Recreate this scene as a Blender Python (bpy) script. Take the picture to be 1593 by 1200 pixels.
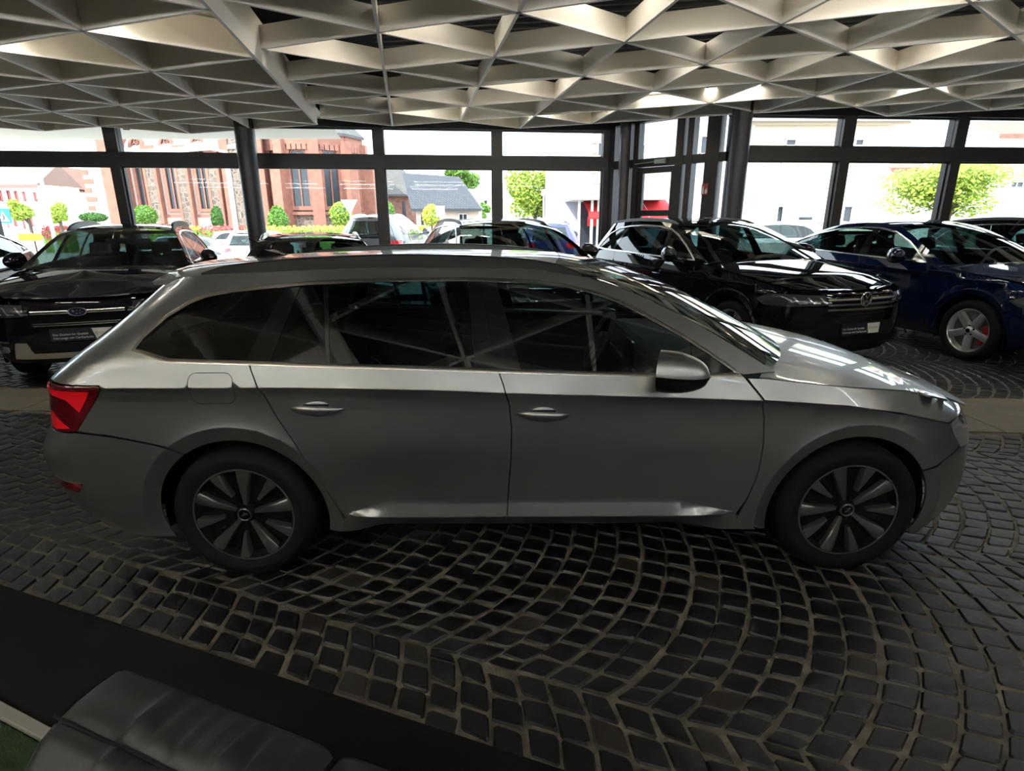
import bpy, bmesh, math, random
import numpy as np
from mathutils import Vector, Matrix
from mathutils.geometry import delaunay_2d_cdt

for o in list(bpy.data.objects): bpy.data.objects.remove(o)
SC = bpy.context.scene
COL = SC.collection
rnd = random.Random(7)
PI = math.pi

# ------------------------------------------------------------ camera
cam_d = bpy.data.cameras.new('camera'); cam = bpy.data.objects.new('camera', cam_d); COL.objects.link(cam)
F_PX, PITCH, ROLL, YAW, CZ = 873.43, 0.287978, -0.002433, 0.010871, 1.6597
cam_d.sensor_fit = 'HORIZONTAL'; cam_d.sensor_width = 36.0; cam_d.lens = 36.0*F_PX/1593.0
cam_d.clip_start = .05; cam_d.clip_end = 500
_f = Vector((math.sin(YAW)*math.cos(PITCH), math.cos(YAW)*math.cos(PITCH), -math.sin(PITCH)))
_r = Vector((math.cos(YAW), -math.sin(YAW), 0)); _u = _r.cross(_f)
_r2 = _r*math.cos(ROLL)+_u*math.sin(ROLL); _u2 = _u*math.cos(ROLL)-_r*math.sin(ROLL)
cam.matrix_world = Matrix(((_r2.x, _u2.x, -_f.x, 0), (_r2.y, _u2.y, -_f.y, 0), (_r2.z, _u2.z, -_f.z, CZ), (0, 0, 0, 1)))
SC.camera = cam

# ------------------------------------------------------------ sky, sun, exposure
SKY_STRENGTH, SUN_STRENGTH, EXPOSURE = 3.4, 4.6, 0.92
wd = bpy.data.worlds.new('world'); SC.world = wd; wd.use_nodes = True
bg = wd.node_tree.nodes['Background']
bg.inputs[0].default_value = (.80, .90, 1.0, 1); bg.inputs[1].default_value = SKY_STRENGTH
sun_d = bpy.data.lights.new('sun', 'SUN'); sun_d.energy = SUN_STRENGTH; sun_d.angle = .009; sun_d.color = (1, .93, .82)
sun = bpy.data.objects.new('sun', sun_d); COL.objects.link(sun)
sun.rotation_euler = Vector((.52, .62, -.72)).to_track_quat('-Z', 'Y').to_euler(); sun.location = (-20, -20, 30)
vs = SC.view_settings
vs.view_transform = 'Standard'; vs.look = 'None'; vs.gamma = 1; vs.use_curve_mapping = False; vs.exposure = EXPOSURE

# ------------------------------------------------------------ materials
MATS = {}
def nn(nt, t, **k):
    n = nt.nodes.new(t)
    for a, b in k.items(): setattr(n, a, b)
    return n
def mat(name, col=(.5, .5, .5), rough=.5, metal=0., coat=0., coat_rough=.03, spec=.5, emit=None, estr=0., noise=None, bump=None, trans=0., alpha=1., sheen=0., flake=0.):
    """principled material; noise=(scale, second colour, contrast lo, hi, detail); bump=(scale, strength, distance)"""
    if name in MATS: return MATS[name]
    m = bpy.data.materials.new(name); m.use_nodes = True; nt = m.node_tree
    b = nt.nodes['Principled BSDF']
    b.inputs['Base Color'].default_value = (*col, 1); b.inputs['Roughness'].default_value = rough; b.inputs['Metallic'].default_value = metal
    b.inputs['Coat Weight'].default_value = coat; b.inputs['Coat Roughness'].default_value = coat_rough
    b.inputs['Specular IOR Level'].default_value = spec
    if sheen: b.inputs['Sheen Weight'].default_value = sheen
    if trans: b.inputs['Transmission Weight'].default_value = trans
    if alpha < 1: b.inputs['Alpha'].default_value = alpha
    if emit: b.inputs['Emission Color'].default_value = (*emit, 1); b.inputs['Emission Strength'].default_value = estr
    tc = None
    if noise or bump or flake: tc = nn(nt, 'ShaderNodeTexCoord')
    if noise:
        sc, c2, lo, hi = noise[:4]
        n = nn(nt, 'ShaderNodeTexNoise'); n.inputs['Scale'].default_value = sc; n.inputs['Detail'].default_value = noise[4] if len(noise) > 4 else 6
        r = nn(nt, 'ShaderNodeValToRGB'); r.color_ramp.elements[0].position = lo; r.color_ramp.elements[1].position = hi
        r.color_ramp.elements[0].color = (*col, 1); r.color_ramp.elements[1].color = (*c2, 1)
        nt.links.new(tc.outputs['Object'], n.inputs['Vector']); nt.links.new(n.outputs['Fac'], r.inputs[0]); nt.links.new(r.outputs[0], b.inputs['Base Color'])
    if bump:
        n = nn(nt, 'ShaderNodeTexNoise'); n.inputs['Scale'].default_value = bump[0]; n.inputs['Detail'].default_value = 5
        bp = nn(nt, 'ShaderNodeBump'); bp.inputs['Strength'].default_value = bump[1]; bp.inputs['Distance'].default_value = bump[2]
        nt.links.new(tc.outputs['Object'], n.inputs['Vector']); nt.links.new(n.outputs['Fac'], bp.inputs['Height']); nt.links.new(bp.outputs[0], b.inputs['Normal'])
    MATS[name] = m; return m
def glass_mat(name, tint=(.9, .95, .95), refl=1.0, ior=1.5):
    """thin pane: tinted see-through plus fresnel mirror"""
    if name in MATS: return MATS[name]
    m = bpy.data.materials.new(name); m.use_nodes = True; nt = m.node_tree
    nt.nodes.remove(nt.nodes['Principled BSDF']); out = nt.nodes['Material Output']
    t = nn(nt, 'ShaderNodeBsdfTransparent'); t.inputs[0].default_value = (*tint, 1)
    g = nn(nt, 'ShaderNodeBsdfGlossy'); g.inputs['Roughness'].default_value = 0.0; g.inputs[0].default_value = (refl, refl, refl, 1)
    # Schlick reflectance from the facing angle, the same from both sides of the pane
    lw = nn(nt, 'ShaderNodeLayerWeight'); lw.inputs[0].default_value = .5
    f0 = ((ior-1)/(ior+1))**2*1.7
    pw = nn(nt, 'ShaderNodeMath', operation='POWER'); pw.inputs[1].default_value = 5
    ma = nn(nt, 'ShaderNodeMath', operation='MULTIPLY_ADD'); ma.inputs[1].default_value = 1-f0; ma.inputs[2].default_value = f0
    mx = nn(nt, 'ShaderNodeMixShader')
    nt.links.new(lw.outputs['Facing'], pw.inputs[0]); nt.links.new(pw.outputs[0], ma.inputs[0]); nt.links.new(ma.outputs[0], mx.inputs[0])
    nt.links.new(t.outputs[0], mx.inputs[1]); nt.links.new(g.outputs[0], mx.inputs[2]); nt.links.new(mx.outputs[0], out.inputs[0])
    MATS[name] = m; return m

# ------------------------------------------------------------ object helpers
def new_obj(name, me, parent=None):
    o = bpy.data.objects.new(name, me); COL.objects.link(o)
    if parent is not None: o.parent = parent
    return o
def tag(o, label=None, cat=None, group=None, kind=None):
    if label: o['label'] = label
    if cat: o['category'] = cat
    if group: o['group'] = group
    if kind: o['kind'] = kind
    return o
def thing(name, label, cat, loc=(0, 0, 0), rz=0, group=None):
    o = new_obj(name, None); o.location = loc; o.rotation_euler = (0, 0, rz); o.empty_display_size = .1
    return tag(o, label, cat, group)
def part(name, V, Fc, m, parent=None, smooth=False, normals=None):
    me = bpy.data.meshes.new(name); me.from_pydata([tuple(map(float, v)) for v in V], [], [tuple(int(i) for i in f) for f in Fc])
    if m is not None: me.materials.append(m)
    if smooth or normals is not None: me.polygons.foreach_set('use_smooth', [True]*len(me.polygons))
    me.update()
    if normals is not None: me.normals_split_custom_set_from_vertices([tuple(map(float, n)) for n in normals])
    return new_obj(name, me, parent)
class MB:
    """collects shapes that make up one part"""
    def __init__(s): s.V = []; s.F = []
    def add(s, V, Fc):
        b = len(s.V); s.V += [tuple(v) for v in V]; s.F += [tuple(i+b for i in f) for f in Fc]; return s
    def box(s, c, d, rz=0, M=None):
        x, y, z = d[0]/2, d[1]/2, d[2]/2
        V = [(-x, -y, -z), (x, -y, -z), (x, y, -z), (-x, y, -z), (-x, -y, z), (x, -y, z), (x, y, z), (-x, y, z)]
        R = M if M is not None else Matrix.Rotation(rz, 3, 'Z')
        V = [tuple(R @ Vector(v)+Vector(c)) for v in V]
        return s.add(V, [(0, 3, 2, 1), (4, 5, 6, 7), (0, 1, 5, 4), (1, 2, 6, 5), (2, 3, 7, 6), (3, 0, 4, 7)])
    def bar(s, a, b, w, h=None, up=(0, 0, 1)):
        a, b = Vector(a), Vector(b); d = b-a; L = d.length; d.normalize(); u = Vector(up)
        r = d.cross(u)
        if r.length < 1e-5: r = d.cross(Vector((1, 0, 0)))
        r.normalize(); u = r.cross(d); h = h or w
        V = []
        for p in (a, b):
            for i, j in ((-1, -1), (1, -1), (1, 1), (-1, 1)): V.append(tuple(p+r*(i*w/2)+u*(j*h/2)))
        return s.add(V, [(0, 1, 2, 3), (7, 6, 5, 4), (0, 4, 5, 1), (1, 5, 6, 2), (2, 6, 7, 3), (3, 7, 4, 0)])
    def tube(s, pts, r, n=8, caps=True):
        pts = [Vector(p) for p in pts]; V = []; Fc = []; prev = None
        rr = r if isinstance(r, (list, tuple)) else [r]*len(pts)
        for i, p in enumerate(pts):
            d = (pts[min(i+1, len(pts)-1)]-pts[max(i-1, 0)]).normalized()
            if prev is None:
                x = d.cross(Vector((0, 0, 1)))
                if x.length < 1e-3: x = d.cross(Vector((1, 0, 0)))
            else: x = prev-d*prev.dot(d)
            x.normalize(); y = d.cross(x); prev = x
            for k in range(n):
                a = 2*PI*k/n; V.append(tuple(p+(x*math.cos(a)+y*math.sin(a))*rr[i]))
        for i in range(len(pts)-1):
            for k in range(n): Fc.append((i*n+k, i*n+(k+1) % n, (i+1)*n+(k+1) % n, (i+1)*n+k))
        if caps: Fc.append(tuple(range(n-1, -1, -1))); Fc.append(tuple((len(pts)-1)*n+k for k in range(n)))
        return s.add(V, Fc)
    def lathe(s, prof, c=(0, 0, 0), axis='Z', n=32, close=False):
        """prof: list of (radius, height along axis)"""
        V = []; Fc = []; m = len(prof)
        for k in range(n):
            a = 2*PI*k/n
            for r, h in prof:
                if axis == 'Z': v = (r*math.cos(a), r*math.sin(a), h)
                elif axis == 'Y': v = (r*math.cos(a), h, r*math.sin(a))
                else: v = (h, r*math.cos(a), r*math.sin(a))
                V.append((v[0]+c[0], v[1]+c[1], v[2]+c[2]))
        for k in range(n):
            for j in range(m-1 if not close else m):
                a, b = k*m+j, k*m+(j+1) % m; c2, d = ((k+1) % n)*m+(j+1) % m, ((k+1) % n)*m+j
                Fc.append((a, d, c2, b))
        return s.add(V, Fc)
    def prism(s, poly, z0, z1):
        n = len(poly); V = [(p[0], p[1], z0) for p in poly]+[(p[0], p[1], z1) for p in poly]
        Fc = [tuple(range(n-1, -1, -1)), tuple(range(n, 2*n))]+[(i, (i+1) % n, n+(i+1) % n, n+i) for i in range(n)]
        return s.add(V, Fc)
    def build(s, name, m, parent=None, smooth=False, bevel=0):
        o = part(name, s.V, s.F, m, parent, smooth)
        if bevel:
            md = o.modifiers.new('bevel', 'BEVEL'); md.width = bevel; md.segments = 2; md.limit_method = 'ANGLE'; md.angle_limit = .6
        if smooth: fix_smooth(o)
        return o
def fix_smooth(o, ang=.7):
    me = o.data
    bm = bmesh.new(); bm.from_mesh(me)
    bmesh.ops.recalc_face_normals(bm, faces=bm.faces)
    for e in bm.edges:
        if len(e.link_faces) == 2 and e.calc_face_angle(0) > ang: e.smooth = False
    bm.to_mesh(me); bm.free()
def text_part(name, txt, size, m, parent, loc, rot, align='CENTER', depth=.0006):
    cu = bpy.data.curves.new(name, 'FONT'); cu.body = txt; cu.size = size; cu.align_x = align; cu.align_y = 'CENTER'; cu.extrude = depth; cu.resolution_u = 2
    tmp = bpy.data.objects.new(name, cu); COL.objects.link(tmp)
    me = bpy.data.meshes.new_from_object(tmp.evaluated_get(bpy.context.evaluated_depsgraph_get()))
    bpy.data.objects.remove(tmp); me.materials.clear(); me.materials.append(m)
    o = new_obj(name, me, parent); o.location = loc; o.rotation_euler = rot
    return o
def copy_tree(o, parent=None):
    c = o.copy(); COL.objects.link(c); c.parent = parent
    for ch in list(o.children): copy_tree(ch, c)
    return c
# ============================================================ the room
M_frame = mat('dark_anodised_frame', (.035, .033, .033), .42, .3)
M_col = mat('dark_steel_column', (.05, .05, .055), .4, .2)
M_pane = glass_mat('window_glass', (.96, .98, .97), refl=.35, ior=1.25)
M_fin = mat('ceiling_fin_white', (.97, .91, .80), .55)
M_fin_edge = mat('ceiling_fin_edge', (.97, .92, .84), .5)
M_void = mat('ceiling_void_black', (.012, .012, .013), .8)
M_wall = mat('interior_wall_grey', (.13, .128, .125), .8)
M_grout = mat('joint_sand', (.16, .145, .108), .95, noise=(14, (.07, .06, .044), .38, .7), bump=(160, .6, .006))
M_stone = mat('basalt_stone', (.005, .0055, .0068), .42, spec=.5, noise=(9, (.013, .0135, .016), .45, .75), bump=(70, .35, .004))
M_stone2 = mat('basalt_stone_brown', (.028, .022, .017), .5, noise=(14, (.03, .027, .024), .4, .7), bump=(70, .4, .004))
M_slab = mat('sandstone_slab', (.15, .125, .085), .6, noise=(7, (.10, .085, .06), .35, .7), bump=(60, .4, .004))
M_carpet = mat('charcoal_carpet', (.007, .007, .0075), .95, spec=.15, noise=(400, (.016, .016, .017), .4, .7), bump=(600, .8, .003))

# plan of the glass front
KR = 1.18
def rz_(z): return CZ+KR*(z-CZ)
WL0, WL1 = Vector((-13, 9.085))*KR, Vector((1.85, 10.644))*KR
WR0, WR1 = Vector((3.35, 9.04))*KR, Vector((14, 9.7855))*KR
def wall_y(x):
    if x < WL1.x: return 10.45*KR+.105*x
    if x > WR0.x: return 9.04*KR+.07*(x-WR0.x)
    t = (x-WL1.x)/(WR0.x-WL1.x); return WL1.y+(WR0.y-WL1.y)*t

# ---- floor: joint bed, cobbles in segmental arcs, slab band, carpet
floor = part('floor', [(-15.4, -8, -.007), (16.6, -8, -.007), (16.6, 13, -.007), (-15.4, 13, -.007)], [(0, 1, 2, 3)], M_grout); tag(floor, 'sand coloured joint bed under the dark cobbles', kind='structure')
AX = math.radians(-21.0); ca, sa = math.cos(AX), math.sin(AX)
ORG = Vector((1.0, 1.38))            # a lane border passes here
def lane2w(u, v): return (ORG.x+u*ca-v*sa, ORG.y+u*sa+v*ca)
band = lambda x: (4.52-.083*x, 5.32-.055*x)          # near and far edge of the slab band
def proj(x, y, z=0.):
    d = Vector((x, y, z-CZ)); k = d.dot(_f)
    return (796.5+F_PX*d.dot(_r2)/k, 600-F_PX*d.dot(_u2)/k, k) if k > .05 else (1e6, 1e6, k)
def carpet_side(x, y):   # >0 : cobble side of the carpet's edge
    return (y-1.71)*math.cos(math.radians(20.6))+(x+.82)*math.sin(math.radians(20.6))
R_arc, LANE = 1.42, 1.58
stones = []
half = math.asin(LANE/2/R_arc)
for ln in range(-3, 10):
    v0 = (ln+.5)*LANE
    for row in range(-100, 125):
        ushift = row*.124+(rnd.random()-.5)*.01
        npc = 14; off = rnd.random()*.5 if row % 2 else 0
        for k in range(npc+1):
            t0 = -half+(k-off)*(2*half/npc); t1 = t0+2*half/npc
            t0, t1 = max(t0, -half), min(t1, half)
            if t1-t0 < .03: continue
            tm = (t0+t1)/2
            pu = ushift+R_arc*math.cos(tm)-R_arc; pv = v0+R_arc*math.sin(tm)
            x, y = lane2w(pu, pv)
            if not (-9.5 < x < 11.5 and -.6 < y < wall_y(x)-.1): continue
            if carpet_side(x, y) < .02: continue
            b0, b1 = band(x)
            if b0-.03 < y < b1+.03: continue
            px, py, kz = proj(x, y)
            g = .0045+.004*rnd.random()
            q = []
            for (tt, du) in ((t0, -.5), (t1, -.5), (t1, .5), (t0, .5)):
                a = tt+(g/R_arc if tt == t0 else -g/R_arc); uu = du*(.124-2*g)
                cu = ushift+uu+R_arc*math.cos(a)-R_arc; cv = v0+R_arc*math.sin(a)
                cu += (rnd.random()-.5)*.012; cv += (rnd.random()-.5)*.012
                q.append(lane2w(cu, cv))
            stones.append((kz, px, py, q))
def stone_mesh(q, fine):
    cx = sum(p[0] for p in q)/4; cy = sum(p[1] for p in q)/4
    out = []
    if fine:
        for i in range(4):
            a, b, c = q[i-1], q[i], q[(i+1) % 4]
            for (o, w) in ((a, .13+.10*rnd.random()), (c, .13+.10*rnd.random())):
                j = .004*(rnd.random()-.5)
                out.append((b[0]+(o[0]-b[0])*w*.5+j, b[1]+(o[1]-b[1])*w*.5+j))
    else: out = [(p[0]*.96+cx*.04, p[1]*.96+cy*.04) for p in q]
    n = len(out); h = (rnd.random()-.5)*.006; tx, ty = (rnd.random()-.5)*.07, (rnd.random()-.5)*.07
    V = [(p[0], p[1], -.03) for p in out]+[(p[0], p[1], -.006+h) for p in out]
    V += [(cx+(p[0]-cx)*.88, cy+(p[1]-cy)*.88, .001+h+tx*(p[0]-cx)+ty*(p[1]-cy)) for p in out]+[(cx, cy, .003+h)]
    Fc = []
    for i in range(n):
        j = (i+1) % n
        Fc += [(i, j, n+j, n+i), (n+i, n+j, 2*n+j, 2*n+i), (2*n+i, 2*n+j, 3*n)]
    return V, Fc
stones.sort(key=lambda s: s[0])
big = [s for s in stones if 0 <= s[1] <= 1593 and s[2] <= 1200 and not (270 < s[1] < 1420 and s[2] < 850)][:300]
ids = set(id(s) for s in big)
for s in big:
    V, Fc = stone_mesh(s[3], True)
    part('cobblestone', V, Fc, M_stone2 if rnd.random() < .05 else M_stone, floor)
rest = MB()
for s in stones:
    if id(s) in ids: continue
    rest.add(*stone_mesh(s[3], s[0] < 5))
o = rest.build('cobblestone_field', M_stone, floor); tag(o, kind='stuff')
# slab band: long flat stones
x = -10.0
while x < 11:
    L = .7+.5*rnd.random(); x1 = x+L-.008
    (a0, a1), (b0, b1) = band(x), band(x1)
    mb = MB(); mb.prism([(x, a0), (x1, b0), (x1, b1), (x, a1)], -.03, .004+rnd.random()*.003); mb.build('paving_slab', M_slab, floor, bevel=.004)
    x += L
# carpet
cdir = Vector((math.cos(math.radians(-20.6)), math.sin(math.radians(-20.6)))); cnrm = Vector((-cdir.y, cdir.x))
c0 = Vector((-.82, 1.71))
cp = [c0-cdir*7, c0+cdir*4, c0+cdir*4-cnrm*8, c0-cdir*7-cnrm*8]
mb = MB(); mb.prism([tuple(p) for p in cp][::-1], -.011, .012)
tag(mb.build('carpet', M_carpet), 'large charcoal carpet laid over the cobbles in the bottom corner', 'carpet')

# ---- ceiling: triangular lattice of deep fins below a black void
ceiling = part('ceiling', [(-15.4, -8, 4.4), (16.6, -8, 4.4), (16.6, 13.2, 4.4), (-15.4, 13.2, 4.4), (-15.4, -8, 4.6), (16.6, -8, 4.6), (16.6, 13.2, 4.6), (-15.4, 13.2, 4.6)],
               [(0, 1, 2, 3), (7, 6, 5, 4), (0, 4, 5, 1), (1, 5, 6, 2), (2, 6, 7, 3), (3, 7, 4, 0)], M_void); tag(ceiling, kind='structure')
oR, aR, bR, HR = Vector((-1.022, 5.186))*KR, Vector((-.1984, 1.1873))*KR, Vector((.9296, .7234))*KR, rz_(3.112)
oL, aL, bL, HL = Vector((-2.1246, 5.4126))*KR, Vector((-.1996, 1.1664))*KR, Vector((.9445, .7262))*KR, rz_(2.98)
FIN = .29
def inside(p): return -15.2 < p.x < 16.4 and -7.8 < p.y < wall_y(p.x)-.12
fins = []
def lattice(o, a, b, H, jr, seamj, depth):
    for j in jr:
        for i in range(-22, 22):
            p = o+a*i+b*j
            for (di, dj) in ((1, 0), (0, 1), (-1, 1)):
                if (j+dj) not in jr: continue
                if dj == 0 and j == seamj: continue
                q = o+a*(i+di)+b*(j+dj)
                if inside(p) and inside(q): fins.append((p, q, H, depth))
lattice(oR, aR, bR, HR, range(-1, 22), -1, .22)
lattice(oL, aL, bL, HL, range(-14, 1), 0, FIN)
def seam_fins():
    for i in range(-12, 6):
        p, q = oL+aL*i, oL+aL*(i+1)
        if inside(p) and inside(q): fins.append((p, q, HL, FIN+.16))
seam_fins()
def fin_mesh(p, q, H, depth):
    mb = MB(); d = (q-p).normalized(); n = Vector((-d.y, d.x)); t = .011
    def pt(b, s, z): v = b+n*s; return (v.x, v.y, z)
    mb.add([pt(p, -t, H+.018), pt(q, -t, H+.018), pt(q, t, H+.018), pt(p, t, H+.018), pt(p, -t, H+depth), pt(q, -t, H+depth), pt(q, t, H+depth), pt(p, t, H+depth)],
           [(0, 3, 2, 1), (4, 5, 6, 7), (0, 1, 5, 4), (2, 3, 7, 6)])
    e = MB(); w = .016
    e.add([pt(p, -w, H), pt(q, -w, H), pt(q, w, H), pt(p, w, H), pt(p, -w, H+.018), pt(q, -w, H+.018), pt(q, w, H+.018), pt(p, w, H+.018)],
          [(0, 3, 2, 1), (4, 5, 6, 7), (0, 1, 5, 4), (2, 3, 7, 6)])
    return mb, e
vis = []
for fn in fins:
    m_ = (fn[0]+fn[1])/2; px, py, kz = proj(m_.x, m_.y, fn[2])
    vis.append((0 if (-80 < px < 1680 and -60 < py < 260 and kz > 0) else 1, kz if kz > 0 else 99, fn))
vis.sort(key=lambda v: (v[0], v[1]))
restf, reste = MB(), MB()
for k, (hid, kz, fn) in enumerate(vis):
    f_, e_ = fin_mesh(*fn)
    if k < 290 and not hid:
        ob = f_.build('ceiling_fin', M_fin, ceiling); e_.build('fin_edge_strip', M_fin_edge, ob)
    else: restf.add(f_.V, f_.F); reste.add(e_.V, e_.F)
ob = restf.build('ceiling_fin_field', M_fin, ceiling); tag(ob, kind='stuff')
ob = reste.build('fin_edge_field', M_fin_edge, ceiling); tag(ob, kind='stuff')
# closed tops of the lower left part
mb = MB(); s0 = oL+aL*-12; s1 = oL+aL*6
mb.add([(-15.2, s0.y, HL+FIN+.01), (s0.x, s0.y, HL+FIN+.01), (s1.x, s1.y, HL+FIN+.01), (-15.2, s1.y, HL+FIN+.01)], [(0, 3, 2, 1)])
mb.build('top_panel', M_fin, ceiling)
# slats and pipes in the void
M_slat = mat('void_slat_grey', (.10, .10, .10), .6)
sd = Vector((math.cos(math.radians(-10)), math.sin(math.radians(-10))))
for k in range(46):
    c = Vector((1.6, .2+k*.22)); L = 7.0 if k % 3 else 5.5
    if wall_y(2)-.5 < c.y: continue
    p, q = c-sd*3.4, c+sd*L
    mb = MB(); mb.bar((p.x, p.y, 4.0), (q.x, q.y, 4.0), .035, .03); mb.build('void_slat', M_slat, ceiling)
for (x0, y0, x1, y1, r, z) in ((-1.8, 7.0, 5.5, 4.2, .06, 4.1), (.2, 3.6, 1.0, 9.2, .045, 4.12), (3.0, 3.5, 6.0, 8.5, .07, 4.1)):
    mb = MB(); mb.tube([(x0, y0, z), (x1, y1, z)], r, 10); mb.build('pipe', M_void, ceiling, smooth=True)

# ---- glazed fronts
def front(name, p0, p1, mull, label, sill=.10):
    d = (p1-p0).normalized(); n = Vector((-d.y, d.x)); ang = math.atan2(d.y, d.x)
    root = MB()
    def xy(s, off=0): v = p0+d*s+n*off; return v
    L = (p1-p0).length
    def hbar(z0, z1, th): a = xy(L/2); root.box((a.x, a.y, (z0+z1)/2), (L, th, z1-z0), ang)
    hbar(rz_(2.50), rz_(2.69), .18); hbar(rz_(3.12), 3.75, .24); hbar(-.02, sill, .14); hbar(3.72, 4.4, .10)
    ob = root.build(name, M_frame); tag(ob, kind='structure')
    for s in mull:
        a = xy(s); mb = MB(); mb.box((a.x, a.y, rz_(2.5)/2), (.18, .22, rz_(2.5)), ang); mb.build('mullion', M_frame, ob)
        mb = MB(); mb.box((a.x, a.y, rz_(2.905)), (.22, .22, .43*KR), ang); mb.build('upper_mullion', M_frame, ob)
    ms = sorted(mull)
    for s0, s1 in zip(ms[:-1], ms[1:]):
        for (z0, z1) in ((sill, rz_(2.5)), (rz_(2.69), rz_(3.12))):
            a = xy((s0+s1)/2); mb = MB(); mb.box((a.x, a.y, (z0+z1)/2), (s1-s0-.17, .012, z1-z0), ang); mb.build('pane', M_pane, ob)
            fr = MB()
            for s_ in (s0+.10, s1-.10): v = xy(s_); fr.box((v.x, v.y, (z0+z1)/2), (.03, .07, z1-z0), ang)
            for z_ in (z0+.015, z1-.015): fr.box((a.x, a.y, z_), (s1-s0-.19, .07, .03), ang)
            fr.build('pane_bead', M_frame, ob)
    return ob
dl = (WL1-WL0).normalized(); dr = (WR1-WR0).normalized()
front('wall_left', WL0, WL1, [(X+13)*KR/dl.x for X in (-12.9, -10.38, -8.32, -6.26, -4.20, -2.12, -.14, 1.80)], '')
front('wall_right', WR0, WR1, [(X-3.35)*KR/dr.x for X in (3.45, 5.15, 6.95, 8.75, 10.55, 12.35, 13.9)], '')
# door bay between the two fronts
dd = (WR0-WL1).normalized(); dn = Vector((-dd.y, dd.x)); DA = math.atan2(dd.y, dd.x); DL = (WR0-WL1).length
def dxy(s, off=0): return WL1+dd*s+dn*off
mb = MB()
for (s, w) in ((.08, .16), (.44, .10), (.60, .10), (1.42, .14), (1.60, .10), (1.98, .22)):
    v = dxy(s*KR); mb.box((v.x, v.y, 1.9), (w*KR, .18, 3.8), DA)
v = dxy(DL/2); mb.box((v.x, v.y, rz_(3.32)), (DL, .2, .31), DA); mb.box((v.x, v.y, rz_(2.56)), (DL, .15, .15), DA); mb.box((v.x, v.y, 4.08), (DL, .1, .64), DA)
wd_ = mb.build('wall_door_bay', M_frame); tag(wd_, kind='structure')
for (s0, s1) in ((.16, .39), (.65, 1.35), (1.65, 1.87)):
    for (z0, z1) in ((.1, rz_(2.5)), (rz_(2.63), rz_(3.19))):
        if s0 == .65 and z0 < 1: continue
        v = dxy((s0+s1)/2*KR); mb = MB(); mb.box((v.x, v.y, (z0+z1)/2), ((s1-s0)*KR, .012, z1-z0), DA); mb.build('pane', M_pane, wd_)
dr_ = MB()
for s_ in (.69, 1.32): v = dxy(s_*KR); dr_.box((v.x, v.y, 1.33), (.11, .07, 2.6), DA)
v = dxy(1.005*KR)
for (z_, h_) in ((.14, .22), (1.77, .11), (2.58, .11)): dr_.box((v.x, v.y, z_), (.82, .06, h_), DA)
door = dr_.build('door_1', M_frame); tag(door, kind='structure')
for (z0, z1) in ((.25, 1.72), (1.82, 2.53)):
    mb = MB(); mb.box((v.x, v.y, (z0+z1)/2), (.64, .012, z1-z0), DA); mb.build('pane', M_pane, door)
hv = dxy(1.30*KR, -.07); mb = MB(); mb.tube([(hv.x, hv.y, .85), (hv.x, hv.y, 1.35)], .014, 8); mb.build('door_handle', mat('brushed_steel', (.5, .5, .5), .3, 1), door, smooth=True)
M_grn = mat('pale_green_sign', (.45, .62, .50), .5)
c_ = dxy(1.10*KR, -.12); mb = MB(); mb.box((c_.x, c_.y, rz_(2.56)), (.24, .06, .08), DA); dc = mb.build('door_closer', mat('closer_grey', (.42, .43, .40), .4, .2), door, bevel=.006); p_ = dxy(1.07*KR, -.155); mb = MB(); mb.box((p_.x, p_.y, rz_(2.56)), (.15, .006, .05), DA); mb.build('closer_label', M_grn, dc)
a_ = dxy(.62*KR, -.14); b_ = dxy(1.02*KR, -.14); mb = MB(); mb.bar((a_.x, a_.y, rz_(2.545)), (b_.x, b_.y, rz_(2.56)), .018, .014); mb.build('closer_arm', mat('arm_grey', (.45, .45, .43), .4, .5), dc)
# red brown notice on the post
nv = dxy(1.925*KR, -.115); NW = thing('fire_safety_sign', 'small red sign with white extinguisher and flame symbols on the dark door post', 'sign', (nv.x, nv.y, rz_(2.10)), DA)
mb = MB(); mb.box((0, 0, 0), (.13, .006, .19)); mb.build('board', mat('notice_red', (.36, .06, .04), .6), NW)
M_wtxt = mat('white_print', (.85, .85, .82), .6)
q = MB(); q.prism([(-.050, -.08), (-.016, -.08), (-.016, .010), (-.024, .022), (-.024, .040), (-.014, .048), (-.040, .052), (-.042, .022), (-.050, .010)], .0035, .005); q.V = [(v[0], -v[2], v[1]) for v in q.V]; q.build('extinguisher_symbol', M_wtxt, NW)
q = MB(); q.prism([(.010, -.075), (.042, -.075), (.052, -.045), (.046, -.005), (.036, .03), (.030, -.005), (.020, .012), (.014, -.02), (.004, -.045)], .0035, .005); q.V = [(v[0], -v[2], v[1]) for v in q.V]; q.build('flame_symbol', M_wtxt, NW)

# ---- round columns
def column(x, y, r, label):
    t = thing('round_column', label, 'column', (x, y, 0))
    mb = MB(); mb.lathe([(r, 0.02), (r, 4.35)], n=32); mb.build('shaft', M_col, t, smooth=True)
    mb = MB(); mb.lathe([(r+.05, 0), (r+.05, .02), (r, .02)], n=32); mb.build('base_plate', M_col, t)
column(-3.95*KR, 9.3*KR, .165, 'dark round steel column behind the silver estate car\'s roof, before the church windows')
column(2.03*KR, 10.2*KR, .115, 'slim dark round column at the left of the glass door')
column(3.42*KR, 8.80*KR, .165, 'dark round steel column right of the glass door, behind the black SUV')

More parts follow.
